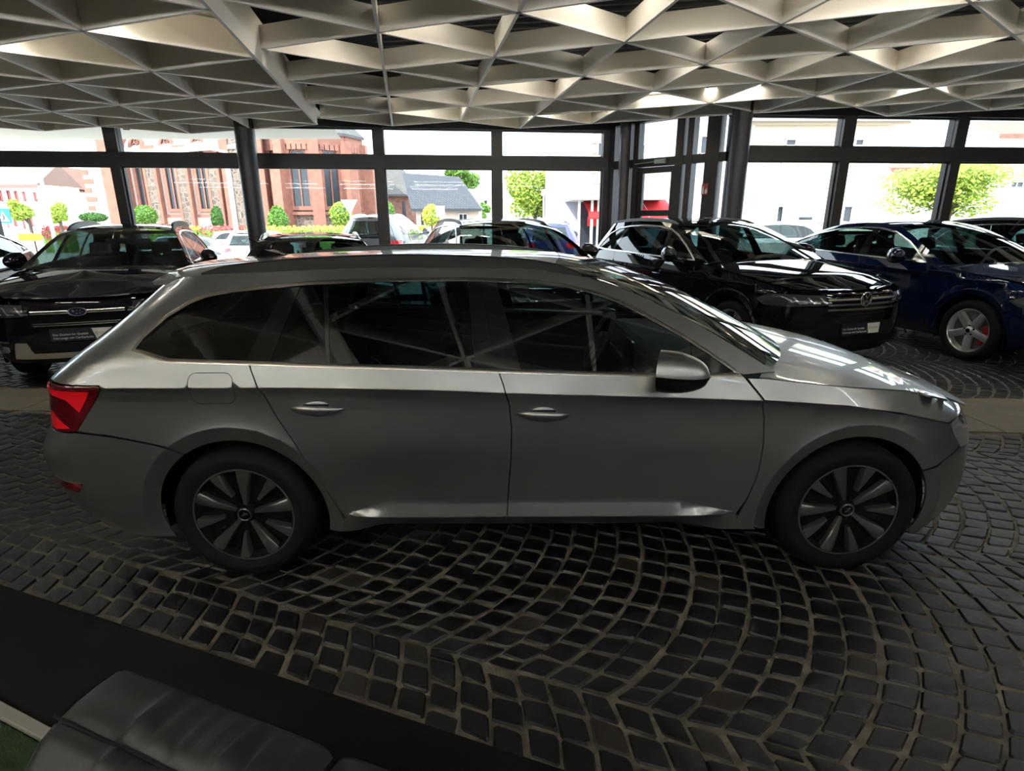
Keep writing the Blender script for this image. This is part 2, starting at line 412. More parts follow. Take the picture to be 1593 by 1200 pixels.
# ---- closed back and sides of the hall
for nm, V in (('wall_back', [(-15.34, -8, -.02), (16.5, -8, -.02), (16.5, -8, 4.4), (-15.34, -8, 4.4)]), ('wall_side_left', [(-15.34, -8, -.02), (-15.34, 10.8, -.02), (-15.34, 10.8, 4.4), (-15.34, -8, 4.4)]),
              ('wall_side_right', [(16.5, -8, -.02), (16.5, 11.6, -.02), (16.5, 11.6, 4.4), (16.5, -8, 4.4)])):
    tag(part(nm, V, [(0, 1, 2, 3)], M_wall), kind='structure')

# ---- strip lamps among the fins; uplighters and void lamps are added fill
M_tube = mat('lamp_tube_lit', (1, 1, 1), .5, emit=(.92, .98, 1.0), estr=20.0)
M_tube2 = mat('lamp_tube_bright', (1, 1, 1), .5, emit=(1, .97, .88), estr=45.0)
M_fill_up = mat('added_uplight_fill', (1, 1, 1), .5, emit=(1, .98, .94), estr=85.0)  # added fill: unseen uplighters that brighten the ceiling fins
M_fill_void = mat('added_void_fill', (1, 1, 1), .5, emit=(1, .95, .85), estr=40.0)  # added fill: lamps above the fins to lighten their faces
M_hous = mat('lamp_housing', (.6, .6, .58), .5)
def strip_lamp(x, y, z, L, rz, label, power=0):
    t = thing('strip_lamp', label, 'lamp', (x, y, z), rz, 'ceiling strip lamps')
    mb = MB(); mb.box((0, 0, .03), (L, .09, .04))
    if power == 2:                      # added uplighter: a trough below the tube, light goes to the fins
        mb = MB(); mb.box((0, 0, -.05), (L, .14, .012))
        for y_ in (-.07, .07): mb.box((0, y_, -.03), (L, .008, .045))
    elif power:
        for y_ in (-.05, .05): mb.box((0, y_, .005), (L, .006, .09))
        for x_ in (-L/2, L/2): mb.box((x_, 0, .005), (.006, .10, .09))
    mb.build('housing', M_hous, t)
    mb = MB(); mb.tube([(-L/2+.02, 0, 0), (L/2-.02, 0, 0)], .016, 8); mb.build('tube', M_fill_void if power == 3 else M_fill_up if power == 2 else M_tube2 if power else M_tube, t)
    mb = MB()
    for s in (-L*.35, L*.35): mb.tube([(s, 0, .05), (s, 0, 4.4-z)], .004, 5); mb.build('hanger', M_void, t); mb = MB()
LB = math.radians(-21)
for (x, y, z, L, w) in ((-2.9, 5.35, 3.40, 1.2, 'left of the ceiling step, above the silver car'), (-4.6, 6.0, 3.40, 1.2, 'in the closed ceiling cells at far left'),
                     (-4.6, 4.2, 3.40, 1.2, 'in the closed ceiling cells near the left edge'),
                     (.7, 10.6, 3.6, 1.7, 'near the front left of the door'), (3.0, 9.5, 3.6, 1.7, 'before the door bay'), (5.8, 8.7, 3.6, 1.7, 'above the black SUV'), (8.7, 7.8, 3.6, 1.7, 'above the blue car')):
    strip_lamp(x, y, z, L, LB, 'slim lit strip lamp between ceiling fins, '+w, 1)
for k, (x, y) in enumerate(((-1.2, 6.4), (1.2, 5.6), (3.4, 5.0), (5.8, 4.4), (0, 8.6), (2.2, 7.4), (4.4, 6.7), (6.8, 6.0), (9.2, 5.4), (-1.0, 10.2), (9.6, 8.4))):
    strip_lamp(x, y, 3.92, 1.5, LB, 'shielded strip lamp high in the black ceiling void, '+('left of the middle', 'over the silver roof', 'over the silver bonnet', 'right of the silver car', 'before the middle panes', 'over the dark SUV', 'over the black SUV bonnet', 'over the blue car bonnet', 'near the right edge', 'close to the left front', 'over the right dark SUV')[k], 3)
for y, nm, up, z_ in ((-.4, 'first', 2, 3.02), (-1.8, 'second', 0, 3.24), (-3.6, 'third', 2, 3.02), (-5.6, 'farthest', 0, 3.24)):
    for x, side in ((-9, 'far left'), (-6, 'left'), (-3, 'centre left'), (0, 'centre'), (3, 'centre right'), (6, 'right'), (9, 'far right')):
        strip_lamp(x, y, z_, 2.2, 0, ('uplighter trough lamp' if up else 'long lit strip lamp')+' behind the viewer, '+nm+' row, '+side, up)
# ============================================================ car building kit
def pch(pts):
    """smooth monotone curve through (x, y) points, straight on outside"""
    X = np.array([p[0] for p in pts], float); Y = np.array([p[1] for p in pts], float)
    h = np.diff(X); d = np.diff(Y)/h; m = np.zeros(len(X)); m[0], m[-1] = d[0], d[-1]
    for i in range(1, len(X)-1):
        if d[i-1]*d[i] > 0:
            w1, w2 = 2*h[i]+h[i-1], h[i]+2*h[i-1]; m[i] = (w1+w2)/(w1/d[i-1]+w2/d[i])
    def f(x):
        x = np.asarray(x, float); i = np.clip(np.searchsorted(X, x)-1, 0, len(X)-2)
        t = (x-X[i])/h[i]; tc = np.clip(t, 0, 1)
        y = (1+2*tc)*(1-tc)**2*Y[i]+tc*(1-tc)**2*h[i]*m[i]+tc**2*(3-2*tc)*Y[i+1]+tc**2*(tc-1)*h[i]*m[i+1]
        return y+np.where(t < 0, t*h[i]*m[0], 0)+np.where(t > 1, (t-1)*h[i]*m[-1], 0)
    return f
def sstep(x, a, b):
    t = np.clip((x-a)/(b-a), 0, 1); return t*t*(3-2*t)
def in_poly(P, poly):
    poly = np.asarray(poly); x, y = P[:, 0], P[:, 1]; r = np.zeros(len(P), bool); n = len(poly)
    for i in range(n):
        x0, y0 = poly[i]; x1, y1 = poly[(i+1) % n]
        c = (y0 > y) != (y1 > y)
        with np.errstate(divide='ignore', invalid='ignore'): r ^= c & (x < (x1-x0)*(y-y0)/(y1-y0+1e-30)+x0)
    return r
def seg_dist(P, poly):
    poly = np.asarray(poly); d = np.full(len(P), 1e9); n = len(poly)
    for i in range(n):
        a, b = poly[i], poly[(i+1) % n]; e = b-a; t = np.clip(((P-a)@e)/(e@e+1e-18), 0, 1)
        d = np.minimum(d, np.linalg.norm(P-(a+t[:, None]*e), axis=1))
    return d
def resample(poly, g):
    out = []; n = len(poly)
    for i in range(n):
        a, b = np.array(poly[i], float), np.array(poly[(i+1) % n], float); L = np.linalg.norm(b-a); k = max(1, int(round(L/g)))
        for j in range(k): out.append(a+(b-a)*j/k)
    return np.array(out)
def inset_poly(poly, d):
    P = np.asarray(poly, float); n = len(P)
    A = .5*np.sum(P[:, 0]*np.roll(P[:, 1], -1)-np.roll(P[:, 0], -1)*P[:, 1]); sg = 1 if A > 0 else -1
    e = np.roll(P, -1, 0)-P; e /= np.linalg.norm(e, axis=1)[:, None]+1e-12; nr = np.stack([-e[:, 1], e[:, 0]], 1)*sg
    m = nr+np.roll(nr, 1, 0); m /= np.linalg.norm(m, axis=1)[:, None]+1e-9
    c = np.clip(np.sum(m*nr, 1), .45, 1)
    return P+m*(d/c)[:, None]
def smooth_poly(pts, k=4, closed=True):
    """Catmull-Rom through the points; a point given with a third value is kept as a corner"""
    n = len(pts); out = []
    for i in range(n if closed else n-1):
        p0, p1, p2, p3 = pts[(i-1) % n], pts[i], pts[(i+1) % n], pts[(i+2) % n]
        if not closed:
            if i == 0: p0 = p1
            if i == n-2: p3 = p2
        a, b = np.array(p1[:2], float), np.array(p2[:2], float)
        m1 = (b-np.array(p0[:2]))*.5; m2 = (np.array(p3[:2])-a)*.5
        L = np.linalg.norm(b-a)
        if len(p1) > 2: m1 = b-a
        if len(p2) > 2: m2 = b-a
        for mm in (m1, m2):
            l = np.linalg.norm(mm)
            if l > L*1.2: mm *= L*1.2/l
        for j in range(k):
            t = j/k; out.append((1+2*t)*(1-t)**2*a+t*(1-t)**2*m1+t*t*(3-2*t)*b+t*t*(t-1)*m2)
    if not closed: out.append(np.array(pts[-1][:2], float))
    return np.array(out)
def cdt(poly, g, holes=(), lines=(), gap=0):
    """triangulates a flat outline with inner grid points; returns points and triangles"""
    P = resample(poly, g)
    if gap: P = inset_poly(P, gap)
    H = [resample(h, g) for h in holes]
    pts = [tuple(p) for p in P]; edges = [(i, (i+1) % len(P)) for i in range(len(P))]
    for h in H:
        b = len(pts); pts += [tuple(p) for p in h]; edges += [(b+i, b+(i+1) % len(h)) for i in range(len(h))]
    lo, hi = P.min(0), P.max(0)
    xs = np.arange(lo[0]+g*.5, hi[0], g); ys = np.arange(lo[1]+g*.5, hi[1], g)
    G = [np.array([(x+(g*.5 if j % 2 else 0), y) for j, y in enumerate(ys) for x in xs])] if len(xs) and len(ys) else []
    for ln in lines:
        if not callable(ln): G.append(np.asarray(ln, float)); continue
        lx = np.arange(lo[0], hi[0], g*.7); ly = ln(lx)
        for dlt in (-.004, .004): G.append(np.stack([lx, ly+dlt], 1))
        if len(G) and len(G[0]): G[0] = G[0][np.abs(G[0][:, 1]-ln(G[0][:, 0])) > .012]
    G = [q for q in G if len(q)]
    if G:
        G = np.concatenate(G); G = G[in_poly(G, P)]
        if len(G): G = G[seg_dist(G, P) > min(g*.35, .006 if lines else g*.35)]
        if len(G): G = G[np.unique(np.round(G/.002).astype(int), axis=0, return_index=True)[1]]
        for h in H:
            if len(G): G = G[~in_poly(G, h)]
            if len(G): G = G[seg_dist(G, h) > g*.35]
        pts += [tuple(p) for p in G]
    r = delaunay_2d_cdt([Vector(p) for p in pts], edges, [], 0, 1e-6)
    V = np.array([tuple(v) for v in r[0]]); T = np.array([f for f in r[2] if len(f) == 3])
    c = V[T].mean(1); k = in_poly(c, P)
    for h in H: k &= ~in_poly(c, h)
    T = T[k]
    a, b, c = V[T[:, 0]], V[T[:, 1]], V[T[:, 2]]
    ar = (b[:, 0]-a[:, 0])*(c[:, 1]-a[:, 1])-(b[:, 1]-a[:, 1])*(c[:, 0]-a[:, 0])
    T = T[np.abs(ar) > 1e-9]; ar = ar[np.abs(ar) > 1e-9]; T[ar < 0] = T[ar < 0][:, ::-1]
    return V, T
class Shell:
    """vertices, triangles and exact normals of one panel (several charts may be joined)"""
    def __init__(s): s.V = []; s.N = []; s.F = []
    def add(s, V, N, T, thick=0):
        b = len(s.V); V = np.asarray(V); N = np.asarray(N)/np.linalg.norm(N, axis=1)[:, None]
        # orient triangles along the normals
        fn = np.cross(V[T[:, 1]]-V[T[:, 0]], V[T[:, 2]]-V[T[:, 0]]); sgn = np.sum(fn*N[T].mean(1), 1) < 0
        T = T.copy(); T[sgn] = T[sgn][:, ::-1]
        s.V += [tuple(v) for v in V]; s.N += [tuple(v) for v in N]; s.F += [tuple(t+b) for t in T]
        if thick:
            cnt = {}
            for t in T:
                for i in range(3): e = (t[i], t[(i+1) % 3]); cnt[tuple(sorted(e))] = None if tuple(sorted(e)) in cnt else e
            for e in cnt.values():
                if e is None: continue
                a, c = e; k = len(s.V); d = V[c]-V[a]; L = np.linalg.norm(d)
                if L < 1e-7: continue
                on = np.cross(d/L, N[a])
                s.V += [tuple(V[a]), tuple(V[c]), tuple(V[c]-N[c]*thick), tuple(V[a]-N[a]*thick)]; s.N += [tuple(on)]*4
                s.F.append((k+1, k, k+3, k+2))
        return s
    def build(s, name, m, parent): return part(name, s.V, s.F, m, parent, normals=s.N)

class Car:
    def __init__(s, root, **k):
        s.root = root; s.__dict__.update(k)
        s.g = k.get('g', .045)
    def o_low(s, x, z):
        d = z-s.zc(x); up = .004+.36*np.maximum(d, 0)
        t = np.clip(-d/.05, 0, 1); o1 = .004+.020*t*(2-t)*.9
        dn = np.maximum(-d-.05, 0)
        o1 = o1-.016*sstep(dn, 0, .25)+s.barrel*np.maximum(dn-.22, 0)**2*2
        o = np.where(d >= 0, up, o1)
        if s.ledge:
            x0, x1, zt, zb = s.ledge
            top = zb+(zt-zb)*np.clip(np.minimum((x-x0)/.2, (x1-x)/.3), 0, 1)
            w = np.clip((top-z)/np.maximum(top-zb, 1e-4), 0, 1)*(top > zb+.002)
            o = np.where(z > zb, o-w*(.034), o)
            inx = sstep(x, x0, x0+.15)*(1-sstep(x, x1-.2, x1))
            o = np.where(z <= zb, o-.034*inx+(zb-z)*.9*inx, o)
        for (cx, cz, ri, ro) in s.arch:
            r = np.hypot(x-cx, z-cz); b = np.clip((ro-r)/(ro-ri), 0, 1.4)
            o = o+np.where(r < ro, b*(ro-ri)*.42-.008, -.008*np.exp(-(r-ro)/.035))
        return o
    def S(s, x, z):
        x, z = np.broadcast_arrays(np.asarray(x, float), np.asarray(z, float))
        zb = s.zsh(x); dz = np.maximum(z-zb, 0)
        o = s.o_low(x, np.minimum(z, zb))+s.tum*dz+s.tum2*dz*dz
        y = s.w(x)-o
        u = np.clip((x-s.xr(z))/s.Lr, 1e-4, 1); y = y*(1-(1-u)**s.nr)**(1/s.nr)
        zz = np.minimum(z, zb)
        u = np.clip((s.xf(zz)-x)/s.Lf, 1e-4, 1); f = (1-(1-u)**s.nf)**(1/s.nf)
        return np.maximum(y*np.where(dz > 0, np.maximum(f, .9 if not s.__dict__.get('gcap') else 0), f), .002)
    def E(s, y, z, front):
        """end chart: x for a lateral position and height"""
        y, z = np.broadcast_arrays(np.asarray(y, float), np.asarray(z, float)); y = np.abs(y)
        L, n = (s.Lf, s.nf) if front else (s.Lr, s.nr); xe = s.xf(z) if front else s.xr(z); sg = -1 if front else 1
        x = xe+sg*.15
        for _ in range(6):
            zb = s.zsh(x); dz = np.maximum(z-zb, 0)
            W = s.w(x)-(s.o_low(x, np.minimum(z, zb))+s.tum*dz+s.tum2*dz*dz)
            q = np.clip(y/W, 0, .99995); x = xe+sg*L*(1-(1-q**n)**(1/n))
        return x
    # ---- panels
    def side_geo(s, poly, side, off=0, g=None, holes=(), lines=(), gap=0, green=False):
        lines = list(lines)
        for (cx, cz, ri, ro) in s.arch:      # rings that keep the arch lips crisp
            a = np.linspace(-.3, PI+.3, 80)
            lines += [np.stack([cx+r*np.cos(a), cz+r*np.sin(a)], 1) for r in (ro+.004, ro-.004, (ri+ro)/2, ro+.03)]
        P, T = cdt(poly, g or s.g, holes, lines, gap); x, z = P[:, 0], P[:, 1]; e = .003
        y = s.S(x, z); zn = np.maximum(z, s.zsh(x)+.008) if green else z
        nx = -(s.S(x+e, zn)-s.S(x-e, zn))/(2*e); nz = -(s.S(x, zn+e)-s.S(x, zn-e))/(2*e)
        nx = np.clip(nx, -12, 12)
        N = np.stack([nx, np.ones_like(x), nz], 1); N /= np.linalg.norm(N, axis=1)[:, None]
        V = np.stack([x, y, z], 1)+N*off
        if side < 0: V[:, 1] *= -1; N[:, 1] *= -1
        return V, N, T
    def end_geo(s, poly, front, off=0, g=None, holes=(), gap=0):
        P, T = cdt(poly, g or s.g, holes, (), gap); y, z = P[:, 0], P[:, 1]; e = .003
        x = s.E(y, z, front); dy = (s.E(y+e, z, front)-s.E(y-e, z, front))/(2*e); dz = (s.E(y, z+e, front)-s.E(y, z-e, front))/(2*e)
        N = np.stack([np.ones_like(x), -dy, -dz], 1)*(1 if front else -1); N /= np.linalg.norm(N, axis=1)[:, None]
        return np.stack([x, y, z], 1)+N*off, N, T
    def side(s, name, poly, m, sd, parent=None, off=0, thick=.012, **k):
        sh = Shell(); sh.add(*s.side_geo(poly, sd, off, **k), thick=thick); return sh.build(name, m, parent or s.root)
    def end(s, name, poly, m, front, parent=None, off=0, thick=.012, **k):
        sh = Shell(); sh.add(*s.end_geo(poly, front, off, **k), thick=thick); return sh.build(name, m, parent or s.root)
    def trim(s, name, line, m, sd, w=.012, h=.006, off=.002, parent=None, closed=False):
        """a moulding of width w that follows a line on the side"""
        P = np.asarray(line, float)[:, :2]; n = len(P); V = []; Fc = []
        for i in range(n):
            a = P[(i-1) % n] if (closed or i) else P[0]; b = P[(i+1) % n] if (closed or i < n-1) else P[-1]
            t = (b-a)/np.linalg.norm(b-a); q = np.array([-t[1], t[0]])
            for (k, o_) in ((-.5, -.004), (-.32, off+h), (.32, off+h), (.5, -.004)):
                c = P[i]+q*w*k; V.append((c[0], sd*(float(s.S(c[0], c[1]))+o_), c[1]))
        for i in range(n if closed else n-1):
            j = (i+1) % n
            for k in range(3): Fc.append((i*4+k, i*4+k+1, j*4+k+1, j*4+k))
        o = part(name, V, Fc, m, parent or s.root, smooth=True); fix_smooth(o, 1.2); return o
    def patch(s, name, edge, bx, bz, m, parent=None, off=0, nv=18, vmax=1.0, thick=.01, p=2.0, ns=None, s0=0, s1=1):
        """surface between the right and the left copy of an edge line (list of x, z), bowed by bx and bz"""
        P = np.asarray(edge, float); L = np.concatenate([[0], np.cumsum(np.linalg.norm(np.diff(P, axis=0), axis=1))]); L /= L[-1]
        fx, fz = pch(list(zip(L, P[:, 0]))), pch(list(zip(L, P[:, 1])))
        fb = bx if callable(bx) else (lambda t: bx); fc = bz if callable(bz) else (lambda t: bz)
        ns = ns or 24
        t = np.linspace(s0, s1, ns); v = np.linspace(-vmax, vmax, nv)
        Tt, Vv = np.meshgrid(t, v, indexing='ij')
        def pos(Tt, Vv):
            x, z = fx(Tt), fz(Tt); y = s.S(x, z); q = 1-np.abs(Vv)**p
            return np.stack([x+fb(Tt)*q, y*Vv, z+fc(Tt)*q], -1)
        X = pos(Tt, Vv); e = 1e-3
        n = np.cross(pos(Tt+e, Vv)-pos(Tt-e, Vv), pos(Tt, Vv+e)-pos(Tt, Vv-e)).reshape(-1, 3)
        n /= np.linalg.norm(n, axis=1)[:, None]+1e-12
        if n[:, 2].mean() < 0: n = -n
        V = X.reshape(-1, 3)+n*off; T = []
        for i in range(ns-1):
            for j in range(nv-1):
                a = i*nv+j; T += [(a, a+1, a+nv+1), (a, a+nv+1, a+nv)]
        sh = Shell(); sh.add(V, n, np.array(T), thick=thick); return sh.build(name, m, parent or s.root)

# ---- wheels
M_tyre = mat('tyre_rubber', (.005, .005, .0055), .75, spec=.2)
M_disc = mat('brake_disc_steel', (.25, .25, .25), .4, .9)
M_dark = mat('black_plastic', (.008, .008, .009), .6, spec=.22)
M_under = mat('underbody_black', (.006, .006, .007), .9, spec=.1)
M_chrome = mat('bright_chrome_trim', (.88, .87, .84), .26, 1.0)
M_gloss = mat('piano_black', (.006, .006, .007), .08, coat=.5)
def wheel(root, x, y, sd, R, rim, W, face, dark, style, rot=0, cap=None, caliper=None):
    """sd=-1: outer face looks to -y. Everything in car coordinates"""
    wc = new_obj('wheel', None, root); wc.location = (x, y, R); wc.rotation_euler = (0, rot, 0); wc.empty_display_size = .1
    o = sd
    t = MB(); hw = W/2
    t.lathe([(rim-.012, -hw*.80), (rim+.004, -hw*.92), (rim+.03, -hw*1.0), ((rim+R)/2, -hw*1.03), (R-.035, -hw*.97), (R-.012, -hw*.84), (R-.003, -hw*.6), (R, -hw*.2), (R, hw*.2), (R-.003, hw*.6), (R-.012, hw*.84), (R-.035, hw*.97), ((rim+R)/2, hw*1.03), (rim+.03, hw), (rim+.004, hw*.92), (rim-.012, hw*.80)], axis='Y', n=56)
    t.build('tyre', M_tyre, wc, smooth=True)
    b = MB(); yo = o*hw*.88
    b.lathe([(rim-.004, o*hw*.84), (rim+.004, yo), (rim-.008, yo+o*.002), (rim-.016, yo-o*.010), (rim-.03, yo-o*.05), (rim-.045, -o*hw*.6), (rim-.03, -o*hw*.85)], axis='Y', n=56)
    rb = b.build('rim', face if style != 'scout' else dark, wc, smooth=True)
    if style == 'scout':
        lp = MB(); lp.lathe([(rim+.004, yo-o*.002), (rim+.003, yo+o*.002), (rim-.006, yo+o*.0035), (rim-.008, yo)], axis='Y', n=56); lp.build('rim_lip', face, rb, smooth=True)
    d = MB(); d.lathe([(.03, yo-o*.075), (rim-.03, yo-o*.065), (rim-.03, yo-o*.08), (.03, yo-o*.09)], axis='Y', n=40); d.build('brake_disc', M_under if style == 'scout' else M_disc, wc, smooth=True)
    bk = MB(); bk.lathe([(.01, -o*hw*.3), (rim-.03, -o*hw*.3)], axis='Y', n=32); bk.build('wheel_back', M_under, wc)
    if caliper:
        c = MB(); a0 = 2.6
        for k in range(6):
            a = a0+k*.13; c.box((math.cos(a)*rim*.72, yo-o*.05, math.sin(a)*rim*.72), (.055, .05, .10), M=Matrix.Rotation(-a, 3, 'Y'))
        c.build('brake_caliper', caliper, wc)
    def spoke(a, r0, r1, w0, w1, y0, y1, dep, m, nm, sk=0):
        q = MB(); da = Vector((math.cos(a), 0, math.sin(a))); n = Vector((-da.z, 0, da.x)); V = []
        K = 4
        for i in range(K+1):
            t = i/K; r = r0+(r1-r0)*t; w = w0+(w1-w0)*t**1.3; yy = y0+(y1-y0)*t+o*.006*math.sin(PI*t); c = da*r+n*sk*math.sin(PI*t*.5)
            for (k_, dy) in ((-.5, -.006), (-.36, 0), (.36, 0), (.5, -.006), (.55, -dep), (-.55, -dep)):
                v = c+n*w*k_; V.append((v.x, yy+o*dy, v.z))
        Fc = []
        for i in range(K):
            for k_ in range(6): Fc.append((i*6+k_, i*6+(k_+1) % 6, (i+1)*6+(k_+1) % 6, (i+1)*6+k_))
        Fc += [tuple(range(6)), tuple(K*6+j for j in range(5, -1, -1))]
        q.add(V, Fc); return q.build(nm, m, wc, smooth=True)
    if style == 'scout':       # five long and five short bright blades on a black wheel
        for k in range(5):
            a = 2*PI*k/5+.35
            spoke(a, .045, rim-.004, .022, .066, yo-o*.018, yo+o*.001, .035, face, 'spoke', .006)
            spoke(a+PI/5-.02, .10, rim-.004, .015, .058, yo-o*.012, yo+o*.001, .035, face, 'spoke', .006)
            for q_ in (-.17, .17, .46): spoke(a+q_, .05, rim-.01, .02, .03, yo-o*.045, yo-o*.03, .02, dark, 'inner_spoke')
        bs = MB(); bs.lathe([(.012, yo-o*.03), (rim-.02, yo-o*.04), (rim-.02, yo-o*.045)], axis='Y', n=40); bs.build('wheel_dish', dark, wc, smooth=True)
    elif style == 'five':      # five broad double-edged spokes
        for k in range(5):
            a = 2*PI*k/5+PI/2
            spoke(a, .03, rim-.005, .085, .075, yo-o*.03, yo-o*.004, .04, face, 'spoke')
    elif style == 'ten':
        for k in range(5):
            a = 2*PI*k/5+PI/2+.2
            spoke(a-.13, .04, rim-.005, .03, .036, yo-o*.02, yo-o*.003, .04, face, 'spoke'); spoke(a+.13, .04, rim-.005, .03, .036, yo-o*.02, yo-o*.003, .04, face, 'spoke')
        bs = MB(); bs.lathe([(.012, yo-o*.05), (rim-.02, yo-o*.05)], axis='Y', n=40); bs.build('wheel_dish', dark, wc)
    h = MB(); h.lathe([(.002, yo-o*.006), (.028, yo-o*.007), (.034, yo-o*.012), (.048, yo-o*.022), (.056, yo-o*.05)], axis='Y', n=28); hb = h.build('hub', dark if style == 'scout' else face, wc, smooth=True)
    h = MB(); h.lathe([(.001, yo-o*.002), (.024, yo-o*.003), (.028, yo-o*.009)], axis='Y', n=24); h.build('hub_cap', cap or M_gloss, hb, smooth=True)
    if style == 'scout':
        r_ = MB(); r_.lathe([(.026, yo-o*.0035), (.029, yo-o*.001), (.033, yo-o*.003), (.034, yo-o*.010)], axis='Y', n=28); r_.build('cap_ring', face, hb, smooth=True)
        a_ = MB(); a_.bar((-.012, yo-o*.001, -.006), (.014, yo-o*.001, .008), .006, .003, up=(0, 1, 0)); a_.bar((-.004, yo-o*.001, .010), (.014, yo-o*.001, .008), .004, .003, up=(0, 1, 0)); a_.build('emblem', face, hb)
    for k in range(5):
        a = 2*PI*k/5+.98; n_ = MB(); n_.lathe([(.001, yo-o*.020), (.010, yo-o*.021), (.011, yo-o*.04)], (math.cos(a)*.056, 0, math.sin(a)*.056), 'Y', 10); n_.build('wheel_bolt', M_under if style == 'scout' else M_dark, hb)
    return wc
# ---- cabin fittings
M_seat = mat('seat_charcoal', (.02, .02, .022), .8); M_cabin = mat('cabin_black', (.012, .013, .014), .75)
M_lining = mat('headlining_grey', (.16, .16, .155), .9)
def seat(root, x, y, z, w=.5, head=True):
    t = new_obj('car_seat', None, root); t.location = (x, y, z)
    q = MB(); q.box((.24, 0, .08), (.5, w, .14)); q.build('seat_cushion', M_seat, t, bevel=.04)
    R = Matrix.Rotation(math.radians(-20), 3, 'Y')
    q = MB(); q.box((-.10, 0, .36), (.12, w*.95, .58), M=R); q.build('seat_back', M_seat, t, bevel=.05)
    if head: q = MB(); q.box((-.23, 0, .74), (.09, w*.5, .17), M=R); q.build('headrest', M_seat, t, bevel=.035)
def cabin(root, xw, zd, zf, hw, rows, steer=1, xd=None):
    """dashboard, steering wheel (left-hand drive), seats, floor"""
    t = new_obj('cabin', None, root)
    q = MB(); q.box((xw-.18, 0, zd-.16), (.42, hw*2-.16, .26)); q.box((xw-.36, 0, zd-.34), (.12, .3, .42)); q.build('dashboard', M_cabin, t, bevel=.05)
    c_ = mat('screen_trim', (.35, .36, .36), .3, .8)
    q = MB(); q.box((xw-.405, -.02, zd-.10), (.012, .22, .13)); q.build('centre_screen', M_gloss, t)
    q = MB(); q.box((xw-.40, 0, zd-.19), (.012, hw*1.5, .012)); q.build('dash_trim', c_, t)
    w = new_obj('steering_wheel', None, t); w.location = (xw-.52, steer*.37, zd-.12); w.rotation_euler = (0, math.radians(-64), 0)
    q = MB(); q.tube([(math.cos(a)*.185, math.sin(a)*.185, 0) for a in np.linspace(0, 2*PI, 33)], .016, 8, False); q.build('wheel_rim', M_cabin, w, smooth=True)
    q = MB(); q.lathe([(.001, .01), (.06, .008), (.07, -.03)], n=20); q.bar((-.02, -.18, 0), (-.02, .18, 0), .05, .02); q.bar((0, 0, 0), (-.18, 0, 0), .04, .02); q.build('wheel_hub', M_cabin, w)
    q = MB(); q.box((.5*(xw+rows[-1])-.2, 0, zf-.03), (xw-rows[-1]+.5, hw*1.8, .06)); q.build('cabin_floor', M_under, t)
    for i, x in enumerate(rows):
        if i == 0:
            for y in (-.37, .37): seat(root, x, y, zf+.12)
        else:
            for y in (-.42, 0, .42): seat(root, x, y, zf+.14, .40)
    q = MB(); q.box((xw-.62, 0, zd+.31), (.02, .24, .07)); q.build('inner_mirror', M_cabin, t, bevel=.01)
def mirror(car, x, z, sd, m, L=.19, H=.15, Wd=.16, parent=None, base=M_gloss):
    y0 = float(car.S(x, z))
    t = new_obj('door_mirror', None, parent or car.root); t.location = (x, sd*(y0+.01), z); t.rotation_euler = (0, 0, sd*.42)
    n, k = 12, 8
    def half(up):
        V = []
        for i in range(n+1):
            u = i/n; xx = L*(u-.25); f = math.sqrt(max(0, 1-(max(0, u-.1)/.9)**2.2)) if u > .1 else 1.0
            for j in range(k+1):
                a = PI*j/k-PI/2
                V.append((xx, sd*(.10+Wd*.5*(1+f*math.sin(a)*.98)), .045+up*f*math.cos(a)))
        Fc = [(i*(k+1)+j, (i+1)*(k+1)+j, (i+1)*(k+1)+j+1, i*(k+1)+j+1) for i in range(n) for j in range(k)]
        return V, Fc
    V, Fc = half(H*.55); part('mirror_cap', V, Fc, m, t, smooth=True)
    low = MB(); V, Fc = half(-H*.48); low.add(V, Fc); low.bar((.02, sd*-.02, -.02), (.02, sd*.14, .0), .09, .035); o = low.build('mirror_base', base, t); o.data.polygons.foreach_set('use_smooth', [True]*len(o.data.polygons))
    q = MB(); q.add([(-L*.245, sd*(.10+Wd*.5*(1+.93*math.cos(a))), .045+(H*.50 if math.sin(a) > 0 else H*.44)*math.sin(a)) for a in np.linspace(0, 2*PI, 21)[:-1]], [tuple(range(20))]); q.build('mirror_glass', mat('mirror_silver', (.8, .8, .8), .02, 1), t)
def roof_rail(car, xs, sd, m, hgt=.05, inb=.03, r=.014, parent=None):
    P = []
    n = 16
    for i in range(n+1):
        x = xs[0]+(xs[1]-xs[0])*i/n; z = float(car.zr(x)); y = float(car.S(x, z))-inb
        lift = hgt*min(1, math.sin(PI*i/n)**.4*1.0) if 0 < i < n else 0
        P.append((x, sd*y, z+.012+lift))
    # solid low rail: a band from the roof up to the rail's crown
    V = []; Fc = []
    for i, p in enumerate(P):
        zb = float(car.zr(p[0]))-.004; w = r*(.35+.65*min(1, min(i, n-i)/2))
        for (dy, z_) in ((-w, zb), (-w, p[2]-.006), (-w*.5, p[2]), (w*.5, p[2]), (w, p[2]-.006), (w, zb)): V.append((p[0], p[1]+dy, max(z_, zb)))
    for i in range(n):
        for k in range(5): Fc.append((i*6+k, i*6+k+1, (i+1)*6+k+1, (i+1)*6+k))
    Fc += [(0, 1, 2, 3, 4, 5), tuple(n*6+k for k in range(5, -1, -1))]
    rl = part('roof_rail', V, Fc, m, parent or car.root, smooth=True); fix_smooth(rl, .6)
    return rl
